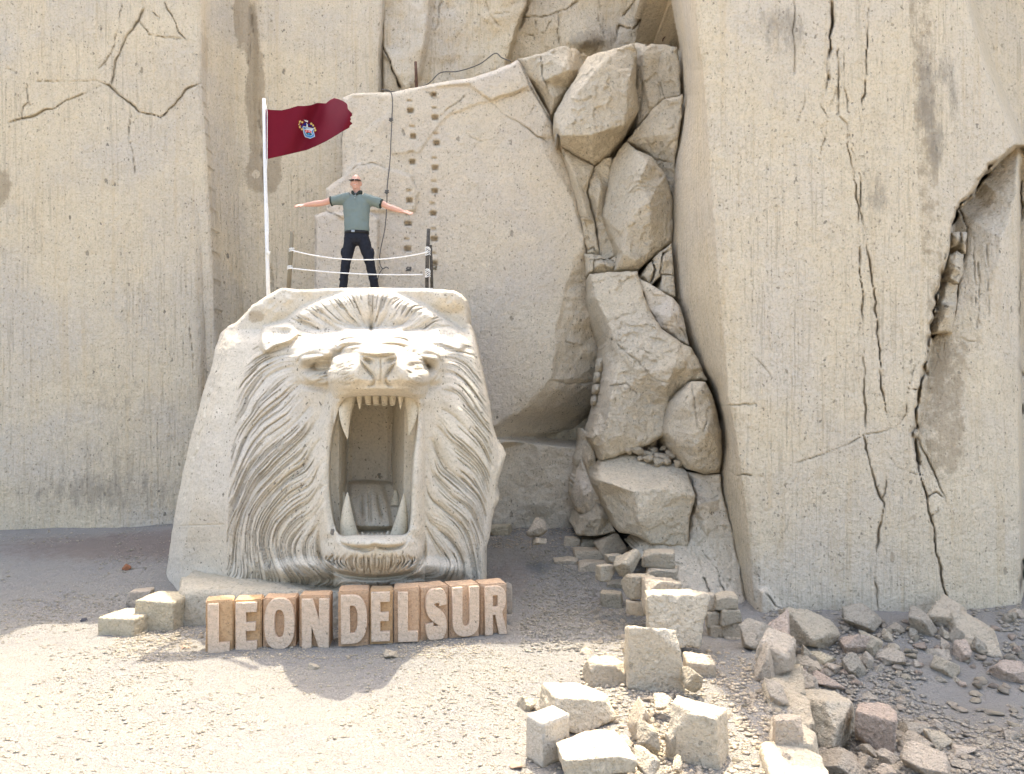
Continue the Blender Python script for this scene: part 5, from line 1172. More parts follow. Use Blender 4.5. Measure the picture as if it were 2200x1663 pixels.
# broken coping of the terrace edge
def wstone(name, label, cat, group, X_, Y_, z, dims, yaw, seed, mat, rough=0.05, n=18, roll=0, tilt=0, chips=5):
    P, Fc = rock_verts(seed, dims, True, n, rough, chips, 40)
    R = np.array(Euler((math.radians(tilt), math.radians(roll), math.radians(yaw))).to_matrix()); P = P@R.T
    o = mesh_np(name, P, Fc, mat, None, True); o.location = (X_, Y_, z); return tag(o, label, cat, group)
for k, (yy, L, w_, hh, dz, lab) in enumerate(((7.95, .62, .40, .62, -.06, 'stone at the back end of the terrace edge'), (7.30, .72, .38, .60, -.03, 'second stone along the terrace edge'), (6.62, .70, .36, .62, -.05, 'third stone along the terrace edge, with a long rough top'),
        (6.0, .62, .40, .60, -.02, 'stone with a yellow broken face on the terrace edge'), (5.42, .58, .42, .60, .0, 'sunlit corner stone of the terrace edge'), (4.85, .60, .40, .60, -.04, 'stone of the terrace edge at the bottom of the picture'))):
    dx = float(edge_x(yy+.3)-edge_x(yy-.3)); yaw = math.degrees(math.atan2(0.6, dx))-90
    wstone('coping_stone', lab, 'stone', 'coping stones along the terrace edge', float(edge_x(yy))+.02, yy, -hh/2+.10+dz, (w_, L, hh), yaw+(-1)**k*5, 170+k, M_rock if k > 2 else M_ash, .06, 18)
# step stones and blocks at the left of the plinth
def lump_box(bm, c, dims, yaw, seed, rough=0.02):
    P, Fc = rock_verts(seed, dims, True, 20, 0.0099, 0, 30); P = P*(1+0.03*fbm(P[:, 0]*9, P[:, 1]*9, P[:, 2]*9, 4, seed))[:, None]
    R = np.array(Euler((0, 0, math.radians(yaw))).to_matrix()); P = P@R.T+np.array(c)[None]
    vs = [bm.verts.new(p) for p in P]
    for f in Fc: bm.faces.new([vs[j] for j in f])
bm = bmesh.new()
lump_box(bm, (-4.20, 9.30, 0.15), (0.50, 0.50, 0.42), -6, 201); lump_box(bm, (-4.52, 9.10, 0.05), (0.48, 0.52, 0.30), -10, 202)
M_moss = tuff('tuff_mossy', (0.65, 0.545, 0.36), (0.58, 0.49, 0.34), 0.0, 0.8, 1.5, mask=False)
tag(bm_obj('step_stone', bm, M_moss, None, True), 'two-step mossy stone beside the left corner of the plinth', 'stone')
stone('stone_block', 'grey block in the shade behind the two-step stone', 'stone', None, 291, 1305, 50, 45, 203, D=10.15, mat=M_grey, yaw=10, **B)
stone('stone_block', 'grey slab standing behind the letter R', 'stone', None, 1094, 1320, 14, 62, 204, D=9.45, zb=0, mat=M_grey, hk=.40, dk=.4, **B)
stone('rock', 'round boulder balanced on a flat stone beside the cleft', 'rock', None, 1155, 1160, 48, 46, 205, D=11.25, zb=.43, mat=M_grey, rough=.08, n=14)
stone('rock', 'flat stone under the round boulder', 'rock', None, 1160, 1174, 34, 18, 206, D=11.15, zb=.33, mat=M_ash, rough=.06)
stone('stone_block', 'dark mossy block right of the lion beside the monolith', 'stone', None, 1074, 1152, 52, 30, 207, D=12.2, mat=M_moss, **B)
stone('rock', 'small dark stone lying on the shaded ground at the left', 'rock', None, 175, 1336, 14, 8, 208, mat=plain('dark_stone', (0.06, 0.06, 0.065), .9))
stone('rock', 'small reddish brown stone in the shade at the left', 'rock', None, 269, 1228, 18, 14, 209, mat=plain('red_stone', (0.22, 0.09, 0.04), .9))
stone('rock', 'brownish stone lying in front of the plinth', 'rock', None, 395, 1397, 20, 8, 210, mat=plain('tan_stone', (0.34, 0.22, 0.14), .9))
stone('rock', 'pale flat stone inside the dome shaped shadow', 'rock', None, 672, 1438, 26, 14, 211, mat=M_ash)
stone('rock', 'pale stone at the right tip of the dome shaped shadow', 'rock', None, 838, 1418, 30, 16, 212, mat=M_ash)
stone('rock', 'brown stone near the lower left corner of the sawn cube', 'rock', None, 1108, 1658, 26, 14, 213, mat=plain('tan_stone_b', (0.34, 0.22, 0.14), .9))
# ---- rubble at the right
R_ = [('reddish pointed rock leaning at the left end of the rubble', 310, 298, 562, 700, 301, dict(mat=M_pink, roll=6)),
    ('largest rounded rock against the right cliff, pinkish cream', 508, 268, 892, 572, 302, dict(mat=M_ash, yaw=20)),
    ('dark rock behind the brick columns', 138, 335, 372, 565, 303, dict()),
    ('tall leaning slab in front of the reddish pointed rock', 258, 448, 567, 795, 304, dict(roll=14, mat=M_grey)),
    ('narrow leaning sliver beside the terrace edge', 243, 523, 382, 805, 305, dict(roll=12, dk=.9)),
    ('flat brown rock right of the largest rounded rock', 888, 420, 1112, 592, 306, dict(mat=M_pink)),
    ('pale rock tucked behind the flat brown rock', 1040, 424, 1178, 592, 307, dict(mat=M_ash)),
    ('triangular grey rock leaning on the cliff, middle of the rubble', 940, 234, 1232, 452, 308, dict(roll=12)),
    ('grey rock leaning on the cliff right of the triangular one', 1388, 270, 1614, 464, 309, dict(roll=14)),
    ('roundish pale rock under the forked crack of the right cliff', 1565, 178, 1852, 414, 310, dict(mat=M_ash)),
    ('long flat slab at the right edge of the picture', 1828, 318, 2290, 592, 311, dict(roll=12, mat=M_ash)),
    ('squarish grey rock standing alone in the middle scree', 1188, 558, 1402, 702, 312, dict(yaw=20)),
    ('upright notched rock below the flat brown rock', 903, 583, 1064, 757, 313, dict(roll=15)),
    ('low pale rock left of the notched rock', 768, 650, 944, 742, 314, {}), ('small green grey rock under the largest rounded rock', 658, 568, 838, 657, 315, dict(mat=M_moss)),
    ('knobbly rugged rock beside the big dark crevice', 482, 722, 742, 950, 316, dict(rough=.16, n=18)), ('flat grey rock behind the rugged rock', 418, 690, 715, 845, 317, dict(hk=.16)),
    ('thin slab with a red brown broken end', 698, 688, 928, 862, 318, dict(mat=M_pink, hk=.15, roll=8)),
    ('biggest boulder of all in the rubble, near the bottom', 578, 815, 1116, 1405, 319, dict(n=24, yaw=38, roll=10, mat=M_rock, rough=.06, box=True, chips=9, dk=.9)),
    ('pink boulder right of the biggest boulder', 1046, 928, 1364, 1325, 320, dict(n=20, mat=M_pink, yaw=-30, box=True, chips=8)),
    ('grey broken block left of the biggest boulder', 368, 965, 592, 1335, 321, dict(n=16, box=True)),
    ('smooth slab in the crevice beside the terrace edge', 343, 818, 484, 1002, 322, dict(roll=-15)),
    ('light rock in the scree with a flat sunk top', 1568, 603, 1748, 757, 323, dict(mat=M_ash)), ('upright pinkish shard in the right scree', 1738, 488, 1862, 645, 324, dict(mat=M_pink)),
    ('small squarish rock right of the upright shard', 1848, 450, 1942, 572, 325, {}), ('flat topped small block in the scree', 1538, 540, 1692, 622, 326, {}),
    ('pinkish rock at the right picture edge, mid scree', 2038, 628, 2230, 792, 327, dict(mat=M_pink)), ('pale block in the near right scree', 1538, 1158, 1704, 1284, 328, dict(mat=M_ash)),
    ('grey angular rock right of the pink boulder', 1348, 1196, 1574, 1314, 329, {}), ('broad grey rock cut by the bottom edge', 735, 1338, 1140, 1560, 330, dict(n=16)),
    ('rough grey stone left of the one at the bottom edge', 676, 1318, 864, 1520, 331, dict()), ('pale grey rock at the bottom right edge', 1445, 1328, 1735, 1560, 332, dict(n=16)),
    ('flat layered rock behind the pale block', 1345, 1050, 1530, 1210, 333, dict(hk=.12)), ('small grey rock at the upper right edge', 2088, 258, 2178, 344, 334, dict()), ('upper right edge rock behind the small grey one', 2125, 228, 2230, 305, 335, dict()),
    ('thin upright flake beside the notched rock', 1018, 554, 1094, 684, 336, dict(dk=.5)), ('small cube of rock below the triangular leaning rock', 1176, 388, 1244, 480, 337, dict(mat=M_ash)), ('broken flat rock above the middle scree', 1246, 358, 1372, 440, 338, {}),
    ('brown flake standing in the upper scree', 1368, 378, 1430, 455, 339, {}), ('small rock wedged left of the roundish pale rock', 1590, 360, 1640, 440, 340, {}), ('pale stone under the roundish rock', 1618, 398, 1700, 474, 341, dict(mat=M_ash)),
    ('leaning shard below the roundish rock', 1694, 388, 1790, 520, 342, dict(roll=20)), ('grey flake above the flat topped small block', 1600, 460, 1668, 556, 343, dict(roll=-10)), ('pale chip above the squarish lone rock', 1222, 488, 1300, 560, 344, dict(mat=M_ash)),
    ('flat chip right of the lone rock', 1400, 620, 1470, 680, 345, {}), ('stone below the light sunk topped rock, left', 1565, 738, 1660, 795, 346, {}), ('stone below the light sunk topped rock, right', 1690, 738, 1752, 782, 347, dict(mat=M_ash)),
    ('round stone in the fine scree', 1318, 728, 1390, 772, 348, dict(mat=M_ash)), ('brown low stone on the flat ground', 1740, 780, 1800, 826, 349, dict(mat=M_pink)), ('flat grey flake lying on the bare ground', 1028, 862, 1130, 918, 350, dict(hk=.05)),
    ('angular grey stone behind the near scree', 1520, 1050, 1612, 1130, 351, {}), ('flat flake in the near scree', 1710, 1250, 1868, 1320, 352, dict(hk=.06)), ('upright flake in the far right near scree', 2088, 1128, 2168, 1215, 353, {}),
    ('dark flat slab in front of the biggest boulder', 1000, 1310, 1130, 1420, 354, dict(hk=.1, roll=12)), ('curved flake in front of the pink boulder', 1160, 1300, 1280, 1400, 355, dict(hk=.1)), ('layered stone between the bottom rocks', 1330, 1340, 1430, 1430, 356, dict(hk=.12)),
    ('low flake at the foot of the pink boulder', 1060, 1280, 1180, 1350, 357, dict(hk=.07)), ('grey stone bottom centre of the rubble', 1150, 1400, 1290, 1500, 358, {}), ('grey stone near the bottom right corner', 1720, 1370, 1850, 1440, 359, {}),
    ('flake beyond the bottom right rock', 1900, 1200, 2000, 1250, 360, dict(hk=.05)), ('small stone behind the stone bricks', 1600, 225, 1650, 280, 361, dict()), ('long flake left of the lone squarish rock', 1100, 640, 1180, 700, 362, {}),
    ('half buried slab at the left foot of the leaning slab', 560, 500, 640, 600, 363, dict(mat=M_ash)), ('brown chip between the notched rock and its flake', 985, 590, 1030, 650, 364, dict(mat=M_pink)), ('low white slab left of the rugged rock', 570, 640, 740, 700, 365, dict(hk=.12, mat=M_ash)),
    ('stone at the bottom edge between big boulder and terrace', 420, 1310, 500, 1440, 366, dict()), ('flat stone at the lower end of the crevice', 520, 1400, 720, 1500, 367, dict(hk=.15))]
for lab, x0, y0, x1, y1, sd_, k in R_:
    k = dict(k); k.setdefault('rough', .06); k.setdefault('n', 15); k.setdefault('sharp', 22)
    s7(lab, x0, y0, x1, y1, sd_, **k)
# shards on the flat wedge of the cleft
for k, (x, y, w, h) in enumerate(shards):
    D = 11.35+0.02*(990-y)*0.6 if x > 1380 else 11.5
    P, Fc = rock_verts(400+k, (w*D/F, w*D/F*0.8, h*D/F), False, 5, 0.08, 2, 20)
    P[:, 2] += h*D/F*0.4
    o = mesh_np('shard', P, Fc, M_ash); o.location = at(x, y+h/2, D); tag(o, ('small', 'squarish', 'broad', 'dark', 'flat', 'angular')[k % 6]+' broken shard on the flat wedge boulder in the cleft, '+('far left', 'left', 'middle', 'right', 'far right')[min(int((x-1345)/24), 4)]+(', back row' if y < 975 else ', front row'), 'rock', 'shards lying on the flat wedge')
# ---- loose stones one could pick out, then the gravel nobody could count
rs = np.random.RandomState(77)
libs = [rock_verts(500+i, (1, 1, 1), False, 4, 0.07, 2, 18) for i in range(8)]
lib_m = {}
def lib_mesh(i, mat):
    if (i, mat.name) not in lib_m:
        o = mesh_np('loose_stone', libs[i][0], libs[i][1], mat, link=False); lib_m[(i, mat.name)] = o.data; bpy.data.objects.remove(o)
    return lib_m[(i, mat.name)]
def scatter(n, region, smin, smax, label, group, mats, flat=0.6, zone=(['left part', 'right part'], (0, 2200))):
    k = 0
    while k < n:
        x, y = region(rs); D = ground_hit(x, y); X_ = (x-CX)/F*D
        s = rs.uniform(smin, smax)*D/F
        o = bpy.data.objects.new('loose_stone', lib_mesh(rs.randint(8), mats[rs.randint(len(mats))])); col.objects.link(o)
        o.location = (X_, D, float(ground_z(X_, D))+s*0.12); o.scale = (s, s*rs.uniform(.6, 1), s*flat*rs.uniform(.6, 1.1)); o.rotation_euler = (rs.uniform(-.3, .3), rs.uniform(-.3, .3), rs.uniform(0, 6.3))
        mn = o.data.materials[0].name; cn = 'pinkish' if 'pink' in mn else ('grey' if 'dusty' in mn else 'pale')
        sz = 'smallest' if s*F/D < smin+(smax-smin)*.25 else ('small' if s*F/D < smin+(smax-smin)*.6 else 'larger')
        zx = zone[0][min(int((x-zone[1][0])/(zone[1][1]-zone[1][0]+1)*len(zone[0])), len(zone[0])-1)] if x >= zone[1][0] else zone[0][0]
        tag(o, ('%s %s %s, %s' % (sz, cn, label, zx)), 'stone', group); k += 1
scatter(95, lambda r: (r.uniform(1700, 2200), r.uniform(1330, 1480)), 11, 26, 'scree stone below the right cliff', 'scree stones below the right cliff', [M_grey, M_ash, M_grey, M_pink], .8, (['under the reddish pointed rock', 'under the triangular leaning rock', 'beside the lone squarish rock', 'under the roundish pale rock', 'at the right picture edge'], (1700, 2200)))
scatter(80, lambda r: (lambda t: (1900+300*t, 1560+80*r.uniform(-1, 1)))(r.uniform(-.6, 1)), 11, 28, 'flat flake in the near scree', 'flakes in the near scree', [M_grey, M_grey, M_ash], .4, (['beside the biggest boulder', 'beside the pink boulder', 'beside the pale block', 'towards the right picture edge', 'at the right picture edge'], (1720, 2200)))
scatter(40, lambda r: (r.uniform(1380, 1440), r.uniform(1500, 1650)), 10, 20, 'rounded stone in the gravel pit', 'stones in the gravel pit', [M_ash, M_grey], .9, (['left side', 'middle', 'right side'], (1380, 1440)))
scatter(35, lambda r: (r.uniform(1270, 1370), r.uniform(1300, 1390)), 9, 17, 'stone strewn before the path-side pile', 'stones strewn before the pile', [M_grey, M_ash], .7, (['towards the path', 'midway', 'against the pile'], (1270, 1370)))
scatter(24, lambda r: (r.uniform(265, 450), r.uniform(1355, 1392)), 8, 14, 'pebble on the sunlit ground', 'pebbles in front of the two-step stone', [M_ash], .7, (['left of the step', 'before the step', 'beside the rusty L'], (265, 450)))
scatter(26, lambda r: (r.uniform(1560, 1680), r.uniform(1420, 1640)), 10, 20, 'crumbled stone lying on the terrace', 'stones on the terrace edge', [M_grey, M_ash], .7, (['near the sunlit blocks', 'mid terrace', 'along its outer edge'], (1560, 1680)))
def gravel(name, n, pos, smin, smax, mat, label):
    ic = np.array([(0, 0, 1), (.9, 0, .2), (.3, .85, .3), (-.75, .5, .2), (-.7, -.6, .3), (.3, -.9, .2), (.2, .1, -.8)], float)
    fi = np.array([(0, 1, 2), (0, 2, 3), (0, 3, 4), (0, 4, 5), (0, 5, 1), (6, 2, 1), (6, 3, 2), (6, 4, 3), (6, 5, 4), (6, 1, 5)])
    X_, Y_ = pos(n); n = len(X_); Z_ = ground_z(X_, Y_)
    s = smin*(smax/smin)**(rs.uniform(0, 1, n)**2.2)
    th = rs.uniform(0, 2*math.pi, n); c, s_ = np.cos(th), np.sin(th)
    V = ic[None]*(1+rs.uniform(-.28, .28, (n, 7, 3))); V[..., 2] *= rs.uniform(.4, .8, n)[:, None]; V *= s[:, None, None]
    x = V[..., 0]*c[:, None]-V[..., 1]*s_[:, None]; y = V[..., 0]*s_[:, None]+V[..., 1]*c[:, None]
    V = np.stack([x+X_[:, None], y+Y_[:, None], V[..., 2]+Z_[:, None]+s[:, None]*0.15], -1).reshape(-1, 3)
    Fc = (fi[None]+7*np.arange(n)[:, None, None]).reshape(-1, 3)
    o = mesh_np(name, V, Fc, mat, None, False); tag(o, label, kind='stuff')
def clumped(x0, x1, y0, y1, thr, fr, seed, pxspace=True):
    def f(n):
        m = n*6
        if pxspace:
            px, py = rs.uniform(x0, x1, m), rs.uniform(y0, y1, m); D = F*H/(py-HY)
            for _ in range(8):
                z = ground_z((px-CX)/F*D, D, False); D = .5*D+.5*F*(H-z)/(py-HY)
            X_, Y_ = (px-CX)/F*D, D
        else: X_, Y_ = rs.uniform(x0, x1, m), rs.uniform(y0, y1, m)
        k = fbm(X_*fr, Y_*fr, seed, 3, seed) > thr+rs.uniform(-.25, .25, m)
        return X_[k][:n], Y_[k][:n]
    return f
gravel('gravel', 15000, clumped(-6.5, 3.0, 4.9, 14, .05, .7, 5, False), .003, .015, M_ash, 'fine crushed gravel strewn over the whole quarry floor')
gravel('gravel', 5000, clumped(-4.5, 2.2, 4.9, 8.6, .0, 1.1, 16, False), .006, .024, M_ash, 'small pale pebbles scattered over the sunlit ground')
gravel('gravel', 14000, clumped(-4.5, 2.2, 4.9, 8.6, -.6, 1.5, 15, False), .003, .012, M_ash, 'tiny pale pebbles pressed into the sunlit ground')
gravel('gravel', 5000, clumped(1120, 1400, 1180, 1400, -.3, 1.2, 6), .008, .034, M_grey, 'coarse gravel along the right side of the path')
gravel('gravel', 3500, clumped(240, 1100, 1340, 1415, -.1, 1.2, 7), .007, .026, M_ash, 'white gravel around the foot of the letter blocks')
gravel('gravel', 9000, clumped(1640, 2220, 1300, 1663, -.05, 1.0, 8), .008, .045, M_grey, 'scree of thin broken flakes at the right')
gravel('gravel', 3500, clumped(1250, 1660, 1400, 1680, -.4, 1.2, 9), .010, .040, M_ash, 'gravel between the sunlit blocks')
gravel('gravel', 2500, clumped(0, 420, 1125, 1420, 0.0, 1.2, 10), .008, .030, M_grey, 'gravel on the shaded ground at the left')
gravel('gravel', 1500, clumped(1050, 1330, 1105, 1180, -.3, 1.2, 11), .012, .04, M_grey, 'gravel at the foot of the cleft')

# ================================================================== THE MAN
def rtube(V, Fc, P, R, n=16, caps=True, ref=(0, 1, 0)):
    """tube through P with (rx, ry) radii; rx lies across ref"""
    P = [Vector(p) for p in P]; o = len(V); m = len(P); ref = Vector(ref)
    for i, p in enumerate(P):
        t = ((P[min(i+1, m-1)]-P[max(i-1, 0)])).normalized()
        u = t.cross(ref)
        if u.length < 1e-3: u = Vector((1, 0, 0))
        u.normalize(); w = u.cross(t).normalized()
        r = R[i] if isinstance(R[i], (tuple, list)) else (R[i], R[i])
        for j in range(n):
            a = 2*math.pi*j/n; V.append(p+u*(r[0]*math.cos(a))+w*(r[1]*math.sin(a)))
    for i in range(m-1):
        for j in range(n):
            k = (j+1) % n; Fc.append((o+i*n+j, o+i*n+k, o+(i+1)*n+k, o+(i+1)*n+j))
    if caps:
        for base, p, s in ((o, P[0]-(P[1]-P[0]).normalized()*0.3*min(R[0]) if isinstance(R[0], tuple) else P[0], 1), (o+(m-1)*n, P[-1]+(P[-1]-P[-2]).normalized()*0.3*min(R[-1]) if isinstance(R[-1], tuple) else P[-1], -1)):
            c = len(V); V.append(p)
            for j in range(n):
                k = (j+1) % n; Fc.append((c, base+k, base+j) if s > 0 else (c, base+j, base+k))
def ball(V, Fc, c, r, n=14, m=9):
    c = Vector(c); r = Vector(r) if not isinstance(r, (int, float)) else Vector((r, r, r)); o = len(V)
    for i in range(m+1):
        ph = math.pi*i/m
        for j in range(n):
            th = 2*math.pi*j/n; V.append(c+Vector((r.x*math.sin(ph)*math.cos(th), r.y*math.sin(ph)*math.sin(th), r.z*math.cos(ph))))
    for i in range(m):
        for j in range(n):
            k = (j+1) % n; Fc.append((o+i*n+j, o+(i+1)*n+j, o+(i+1)*n+k, o+i*n+k))
def fused(name, V, Fc, mat, voxel, root, smooth=2, wr=0.0, seed=0):
    me = bpy.data.meshes.new(name+'_raw'); me.from_pydata([tuple(v) for v in V], [], Fc); me.update()
    t = bpy.data.objects.new(name+'_raw', me); col.objects.link(t)
    md = t.modifiers.new('r', 'REMESH'); md.mode = 'VOXEL'; md.voxel_size = voxel
    if smooth: ms = t.modifiers.new('s', 'SMOOTH'); ms.iterations = smooth; ms.factor = 0.5
    dg = bpy.context.evaluated_depsgraph_get(); m2 = bpy.data.meshes.new_from_object(t.evaluated_get(dg)); bpy.data.objects.remove(t)
    n = len(m2.vertices); co = np.empty(n*3, np.float32); m2.vertices.foreach_get('co', co); co = co.reshape(-1, 3)
    if wr:
        no = np.empty(n*3, np.float32); m2.vertices.foreach_get('normal', no); no = no.reshape(-1, 3)
        f = fbm(co[:, 0]*9+seed, co[:, 1]*5, co[:, 2]*14, 3, seed); f2 = fbm(co[:, 0]*22, co[:, 1]*9, co[:, 2]*9+seed, 2, seed+4)
        co = co+no*(wr*f+wr*0.5*f2)[:, None]
    co = co+np.array(PO)[None]; m2.vertices.foreach_set('co', co.astype(np.float32).ravel())
    m2.polygons.foreach_set('use_smooth', np.ones(len(m2.polygons), bool)); m2.materials.clear(); m2.materials.append(mat); m2.update()
    o = bpy.data.objects.new(name, m2); col.objects.link(o); adopt(o, root); return o
PO = (-2.325, 11.5, 4.355)
M_skin = NT('skin'); _o = M_skin.mapv(1, 1, 1); M_skin.p.inputs['Subsurface Weight'].default_value = 0.08; M_skin.p.inputs['Subsurface Scale'].default_value = 0.01
M_skin = M_skin.done(M_skin.mix(M_skin.noise(_o, 9, 4), (0.50, 0.27, 0.19), (0.60, 0.35, 0.25)), 0.5, None, 0.35)
t_ = NT('polo_fabric'); o_ = t_.mapv(1, 1, 1); w_ = t_.n.new('ShaderNodeTexWave'); w_.bands_direction = 'Z'; w_.inputs['Scale'].default_value = 28; w_.inputs['Distortion'].default_value = 3; t_.t.links.new(o_, w_.inputs[0])
M_polo = t_.done(t_.mix(t_.math('MULTIPLY', w_.outputs['Fac'], 0.5), t_.mix(t_.noise(o_, 5, 3), (0.135, 0.165, 0.145), (0.17, 0.205, 0.18)), (0.19, 0.235, 0.215)), 0.85, t_.bump(t_.noise(o_, 60, 3), 0.3, 0.004), 0.15)
M_trim = plain('dark_green_trim', (0.025, 0.033, 0.026), .8); M_trs = plain('black_navy_cloth', (0.008, 0.009, 0.014), .75, .3); M_blk = plain('black_leather', (0.006, 0.006, 0.006), .4)
M_lens = plain('dark_lens', (0.004, 0.004, 0.005), .08, 0, 20, 0, .6); M_btn = plain('pale_button', (0.5, 0.5, 0.48), .5)
man = empty('person', PO, 'bald man with arms stretched wide in a green polo shirt and black trousers', 'person')
V, Fc = [], []
# head, neck, hidden torso, legs: one continuous body
rtube(V, Fc, [(0, .02, .83), (0, .01, .95), (0, .01, 1.15), (0, .01, 1.35), (0, .015, 1.46), (0, .02, 1.52)], [(.08, .06), (.11, .07), (.12, .07), (.11, .07), (.08, .05), (.05, .05)])
rtube(V, Fc, [(0, .02, 1.46), (0, .01, 1.55), (0, 0, 1.62)], [(.060, .062), (.055, .058), (.055, .058)])
ball(V, Fc, (-.012, .008, 1.695), (.075, .096, .104)); rtube(V, Fc, [(-.012, -.015, 1.70), (-.012, -.02, 1.64), (-.012, -.028, 1.595), (-.012, -.035, 1.572)], [(.072, .075), (.064, .068), (.050, .055), (.032, .036)])
rtube(V, Fc, [(-.012, -.085, 1.70), (-.012, -.108, 1.66), (-.012, -.100, 1.650)], [.008, .014, .011], 8); ball(V, Fc, (-.012, -.087, 1.628), (.026, .012, .005)); ball(V, Fc, (-.012, -.086, 1.617), (.024, .012, .006)); ball(V, Fc, (-.012, -.074, 1.590), (.022, .016, .016))
for s in (-1, 1): ball(V, Fc, (-.012+s*.078, .015, 1.668), (.012, .020, .032)); ball(V, Fc, (-.012+s*.038, -.068, 1.66), (.022, .018, .020)); ball(V, Fc, (-.012+s*.03, -.085, 1.715), (.024, .012, .008))
for sx, sh, el, wr_, kn, ft in ((-1, (-.205, .01, 1.475), (-.50, -.01, 1.375), (-.765, -.05, 1.335), (-.165, -.015, .46), (-.215, .02, .08)), (1, (.205, .01, 1.465), (.475, -.01, 1.315), (.70, -.05, 1.235), (.20, -.015, .46), (.285, .02, .08))):
    sh, el, wr_ = Vector(sh), Vector(el), Vector(wr_)
    rtube(V, Fc, [Vector((sx*.06, .01, 1.40)), sh-Vector((0, 0, .03)), sh.lerp(el, .35), sh.lerp(el, .75), el, el.lerp(wr_, .25), el.lerp(wr_, .6), wr_], [.05, .045, .05, .047, .042, .046, .038, (.029, .022)], 14)
    # hand: palm, four unequal fingers, thumb from the side of the palm
    d = (wr_-el).normalized(); d = (d+Vector((0, -.10, -.02 if sx < 0 else .10))).normalized(); up = Vector((0, -.55, .8)); side = d.cross(up).normalized(); nrm = side.cross(d).normalized()
    palm = wr_+d*.085
    rtube(V, Fc, [wr_-d*.01, wr_+d*.03, wr_+d*.065, palm+d*.01], [(.024, .018), (.036, .015), (.042, .014), (.040, .012)], 12, True, tuple(nrm))
    for i, (off, L, sp) in enumerate(((-.030, .070, -.16), (-.010, .080, -.05), (.011, .075, .06), (.030, .058, .18))):
        b0 = palm+side*off-d*.015; dd = (d+side*sp).normalized(); k1 = b0+dd*L*.5-nrm*.002; k2 = b0+dd*L*.8-nrm*.008; k3 = b0+dd*(L+.012)-nrm*.016
        rtube(V, Fc, [b0, k1, k2, k3], [.0105, .0095, .009, .0075], 8)
    t0 = wr_+d*.03-side*.028; t1 = t0+(d*.6-side*.75).normalized()*.035; t2 = t1+(d*.85-side*.4).normalized()*.032-nrm*.006
    rtube(V, Fc, [t0, t1, t2], [.014, .0115, .009], 8)
    hp = Vector((sx*.095, .01, .86)); kn, ft = Vector(kn), Vector(ft)
    rtube(V, Fc, [hp, hp.lerp(kn, .5), kn, kn.lerp(ft, .5), ft], [.05, .055, .05, .045, .035], 12)
fused('body', V, Fc, M_skin, 0.0075, man, 1)
# polo shirt
V, Fc = [], []
rtube(V, Fc, [(0.005, .005, .952), (0.003, 0, 1.02), (0, 0, 1.12), (0, 0, 1.25), (0, .005, 1.36), (0, .01, 1.44), (0, .015, 1.495)], [(.190, .125), (.185, .128), (.184, .122), (.200, .122), (.212, .118), (.190, .105), (.085, .075)], 28)
for sx, a, b in ((-1, (-.10, .01, 1.45), (-.385, .0, 1.405)), (1, (.10, .01, 1.45), (.37, .0, 1.365))):
    a, b = Vector(a), Vector(b); rtube(V, Fc, [a, a.lerp(b, .35), a.lerp(b, .7), b], [(.085, .10), (.085, .10), (.076, .082), (.070, .074)], 18)
fused('polo_shirt', V, Fc, M_polo, 0.011, man, 2, 0.014, 3)
V, Fc = [], []
for a, b, r in (((-.372, 0, 1.407), (-.392, 0, 1.404), .0735), ((.355, 0, 1.370), (.375, 0, 1.363), .0735)): rtube(V, Fc, [a, b], [(r, r), (r, r)], 24)
for i, (x0, x1) in enumerate(((0, 50), (50, 100))): adopt(mesh_np('sleeve_hem', np.array([v[:] for v in V[i*50:(i+1)*50]])+np.array(PO), [tuple(k-i*50 for k in f) for f in Fc if i*50 <= f[0] < (i+1)*50], M_trim), man)
V, Fc = [], []; rtube(V, Fc, [(-.055, -.055, 1.525), (-.075, .01, 1.54), (-.05, .07, 1.55), (0, .085, 1.55), (.05, .07, 1.55), (.075, .01, 1.54), (.055, -.055, 1.525), (.012, -.098, 1.475)], [(.012, .03)]*7+[(.008, .016)], 10, True, (0, 0, 1))
rtube(V, Fc, [(-.055, -.055, 1.525), (-.012, -.098, 1.475)], [(.012, .03), (.008, .016)], 10, True, (0, 0, 1)); fused('collar', V, Fc, M_trim, 0.006, man, 1)
V, Fc = [], []; rtube(V, Fc, [(0, -.112, 1.475), (-.003, -.127, 1.40)], [(.010, .004)]*2, 8); fused('placket', V, Fc, M_polo, .004, man, 0)
for z in (1.455, 1.418):
    V, Fc = [], []; ball(V, Fc, (-.001, -.130 if z < 1.44 else -.122, z), (.006, .003, .006), 8, 5); fused('button', V, Fc, M_btn, .002, man, 0)
# trousers
V, Fc = [], []
rtube(V, Fc, [(0, .01, .940), (0, .01, .90), (0, .01, .83), (0, .01, .765)], [(.172, .115), (.182, .122), (.188, .125), (.150, .105)], 26)
for sx, kn, ft in ((-1, (-.160, -.015, .46), (-.215, .02, .045)), (1, (.205, -.015, .46), (.285, .02, .045))):
    hp = Vector((sx*.092, .01, .84)); kn, ft = Vector(kn), Vector(ft)
    rtube(V, Fc, [hp, hp.lerp(kn, .35), hp.lerp(kn, .7), kn, kn.lerp(ft, .4), kn.lerp(ft, .75), ft], [(.098, .108), (.092, .10), (.078, .085), (.070, .076), (.066, .072), (.062, .066), (.064, .068)], 18)
    pk = hp.lerp(kn, .55)+Vector((sx*.085, 0, 0)); ball(V, Fc, pk, (.022, .055, .075)); ball(V, Fc, kn.lerp(ft, .55)+Vector((sx*.02, -.02, 0)), (.058, .058, .03))
fused('trousers', V, Fc, M_trs, 0.010, man, 2, 0.009, 8)
V, Fc = [], []; rtube(V, Fc, [(0, .008, .912), (0, .008, .948)], [(.187, .130)]*2, 30); adopt(mesh_np('belt', np.array([v[:] for v in V])+np.array(PO), Fc, M_blk), man)
